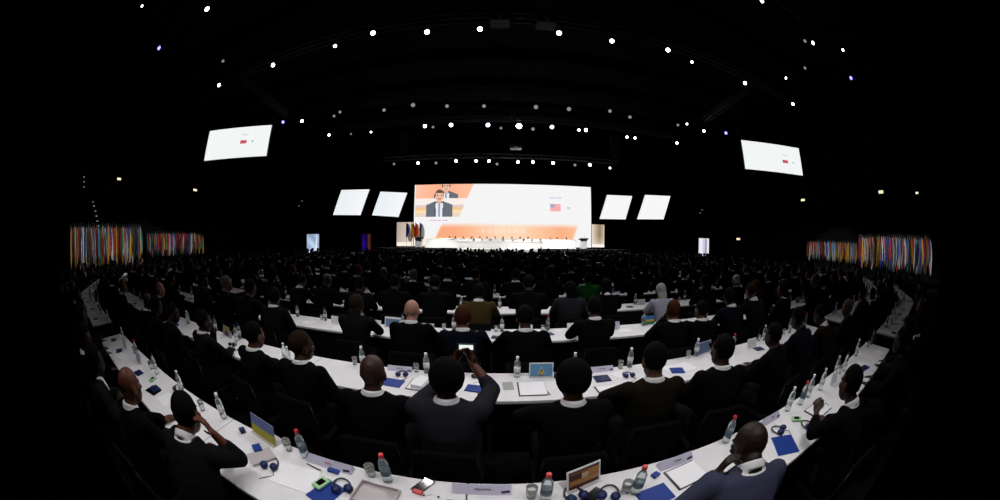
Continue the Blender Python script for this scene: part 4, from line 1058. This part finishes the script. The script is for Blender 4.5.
# ---- the other rows: every delegate has a bottle, most have papers or a folder
cnt = dict(b=0, g=0, p=0, f=0, c=0)
rnd = random.Random(5)
fb = []; fp = []
cardm = []
for s in sorted(SEATS, key=lambda s: math.hypot(s[0], s[1])):
    x, y, rz, k, blk = s
    if k == 1 and -2.7 < x < 3.0: continue
    if k == 2 and -3.5 < x < 2.7: continue
    c, sn = math.cos(rz), math.sin(rz)
    def at(a, d): return x+a*c-d*sn, y+a*sn+d*c
    w = '%s row of the %s' % (NTH[k], blk if 'wing' in blk else 'centre block')
    grp = 'on the tables of the '+w
    bx, by = at(rnd.uniform(.2, .36), rnd.uniform(1.0, 1.1))
    if k <= 8:
        if k <= 3: bottle(bx, by, 'clear water bottle standing in the '+w, 'water bottles '+grp, rnd.choice(['white', 'blue', 'red', 'white']))
        else:
            if 'bot1' not in cc:
                bm = bmesh.new(); bm.from_mesh(BT['bottle']); n0 = len(bm.faces); bm.from_mesh(BT['label']); n1 = len(bm.faces); bm.from_mesh(BT['cap']); bm.faces.ensure_lookup_table()
                for i in range(n0, n1): bm.faces[i].material_index = 1
                for i in range(n1, len(bm.faces)): bm.faces[i].material_index = 2
                cc['bot1'] = mesh_of(bm, 'water_bottle')
                for m in (M['bottle'], M['blab2'], M['paper']): cc['bot1'].materials.append(m)
            o = link('water_bottle', cc['bot1']); o.location = (bx, by, TZ); tag(o, 'clear water bottle standing in the '+w, 'bottle', 'water bottles '+grp)
        if rnd.random() < .8:
            gx, gy = at(rnd.uniform(.1, .17), rnd.uniform(1.02, 1.1)); glass(gx, gy, 'drinking glass standing in the '+w, 'glasses '+grp)
        r = rnd.random(); px_, py_ = at(rnd.uniform(-.12, .05), rnd.uniform(.72, .86))
        if r < .75: flat('paper_sheet', .24, .20, .003, M['paper'], px_, py_, rz+rnd.uniform(-.4, .4), 'white sheet lying in the '+w, 'paper', 'papers '+grp)
        if rnd.random() < .55:
            px_, py_ = at(rnd.uniform(-.2, .2), rnd.uniform(.68, .86)); flat('folder', .15, .12, .008, rnd.choice([M['blue'], M['navy'], M['navy']]), px_, py_, rz+rnd.uniform(-.5, .5), 'blue folder lying in the '+w, 'folder', 'folders '+grp, z=TZ+.004)
        if rnd.random() < .35:
            px_, py_ = at(rnd.uniform(-.3, -.1), rnd.uniform(.93, 1.0))
            b_ = cbox('card_small', .20, .012, .12, .001); o = link('flag_card', b_); slot(o, rnd.choice([M['paper'], SB, M['lav'], M['paper']])); o.location = (px_, py_, TZ); o.rotation_euler = (-.2, 0, rz)
            tag(o, 'small standing card in the '+w, 'card', 'standing cards '+grp)
    else:
        fb.append((None, bx, by))
q = on_z(638, 323); flag_card((q.x, 4.42, 0), (q.x+.25, 4.42, 0), .15, [(.0,1,.55,1,mat('flag_azure', (.02,.16,.42), .6)), (.0,1,.35,.55,FM['yellow']), (.0,1,.0,.35,FM['green'])], 'azure, yellow and green standing flag card in the third row', 'paper')
q = on_z(380, 330); flag_card((q.x, 4.42, 0), (q.x+.27, 4.40, 0), .16, [(.05,.95,.05,.8,mat('flag_steel_blue', (.12,.22,.36), .6)), (.05,.95,.8,.97,M['paper'])], 'grey-blue standing flag card left of the bald pink head', 'paper')
# bottles and sheets too far off to count
items = []
for _, bx, by in fb:
    items.append((BT['bottle'], Matrix.Translation((bx, by, TZ)), 0)); items.append((BT['label'], Matrix.Translation((bx, by, TZ)), 1))
    if rnd.random() < .6: items.append((cbox('far_sheet', .24, .2, .003), Matrix.Translation((bx-.35, by-.2, TZ)), 2))
o = merge('far_tableware', items, [M['bottle'], M['blab2'], M['paper']]); tag(o, 'glinting bottles and sheets on the far tables among the crowd', 'tableware'); o['kind'] = 'stuff'

# ================================================================ light
def spot(p, aim, watts, ang, col=(1, .97, .95), r=.12, blend=.6):
    l = bpy.data.lights.new('spot_beam', 'SPOT'); l.energy = watts; l.spot_size = R(ang); l.spot_blend = blend; l.color = col; l.shadow_soft_size = r
    o = bpy.data.objects.new('spot_beam', l); C.objects.link(o); o.location = p
    o.rotation_euler = (Vector(aim)-Vector(p)).to_track_quat('-Z', 'Y').to_euler()
for x in (-5.5, -2.75, 0, 2.75, 5.5):  # out-of-view lamps and truss, added to light the near tables and name cards
    lamp((x, -.6, 12.85), 'w', .26, 'white spotlight added on an unseen truss right above the camera', 'added spotlights above the viewpoint', aim=(x*.6, 2.5, .8))
    spot((x, -.5, 12.5), (x*.35, 2.4, .8), 700, 40)
truss((-8,-.6,13.45), (8,-.6,13.45), 'added black lighting truss, unseen right above the viewpoint')
for px, py in ((373,33),(427,32),(480,29),(559,33),(612,41),(668,50)):
    p = on_z(px, py, 12.85); spot(p+Vector((0,-.1,-.35)), (p.x*.3, 3.4, .8), 660, 36)
for px, py in ((273,65),(745,83),(219,85),(793,104)):
    p = on_z(px, py, 12.85); spot(p+Vector((0,-.1,-.35)), (p.x*.62, 5, .8), 170, 60)
for px, py in ((425,126),(488,125),(552,127),(586,130)):
    p = on_z(px, py, 11.85); spot(p+Vector((0,-.3,-.3)), (p.x*.8, 13, .8), 500, 80, (.95,.95,1))
for px in (418,456,489,533,553,590):
    p = on_z(px, 162, 10.35); spot(p+Vector((0,-.4,-.4)), (p.x*1.0, 32.6, 1.2), 5200, 58, (1,.98,.95))
for px, py, ax, ay, wt, an in ((427,32,-22,3.8,17000,26), (427,32,-31,15.4,18000,22), (612,41,24.5,4.2,22000,26), (612,41,33,14.5,22000,17)):
    p = on_z(px, py, 12.85); spot(p+Vector((0,-.1,-.4)), (ax, ay, 1.3), wt*.85, an, (1,.97,.92), blend=.5)
w = bpy.data.worlds.new('World'); sc.world = w; w.use_nodes = True
w.node_tree.nodes['Background'].inputs[0].default_value = (.02, .022, .03, 1); w.node_tree.nodes['Background'].inputs[1].default_value = .01

# ================================================================ camera
cam = bpy.data.cameras.new('Camera'); co = bpy.data.objects.new('Camera', cam); C.objects.link(co); sc.camera = co
cam.type = 'PANO'; cam.panorama_type = 'FISHEYE_EQUISOLID'; cam.fisheye_lens = LENS_PX*.036; cam.fisheye_fov = R(184)
cam.sensor_width = 36; cam.sensor_height = 18; cam.sensor_fit = 'HORIZONTAL'; cam.clip_start = .05; cam.clip_end = 200
co.location = (0, 0, CAMZ)
co.rotation_mode = 'QUATERNION'
base = Matrix.Rotation(-YAW, 4, 'Z') @ Matrix.Rotation(PI/2+PITCH, 4, 'X') @ Matrix.Rotation(ROLL, 4, 'Z')
co.rotation_quaternion = base.to_quaternion()
sc.view_settings.view_transform = 'Standard'; sc.view_settings.look = 'None'; sc.view_settings.gamma = 1; sc.view_settings.exposure = 0
sc.view_settings.use_curve_mapping = False
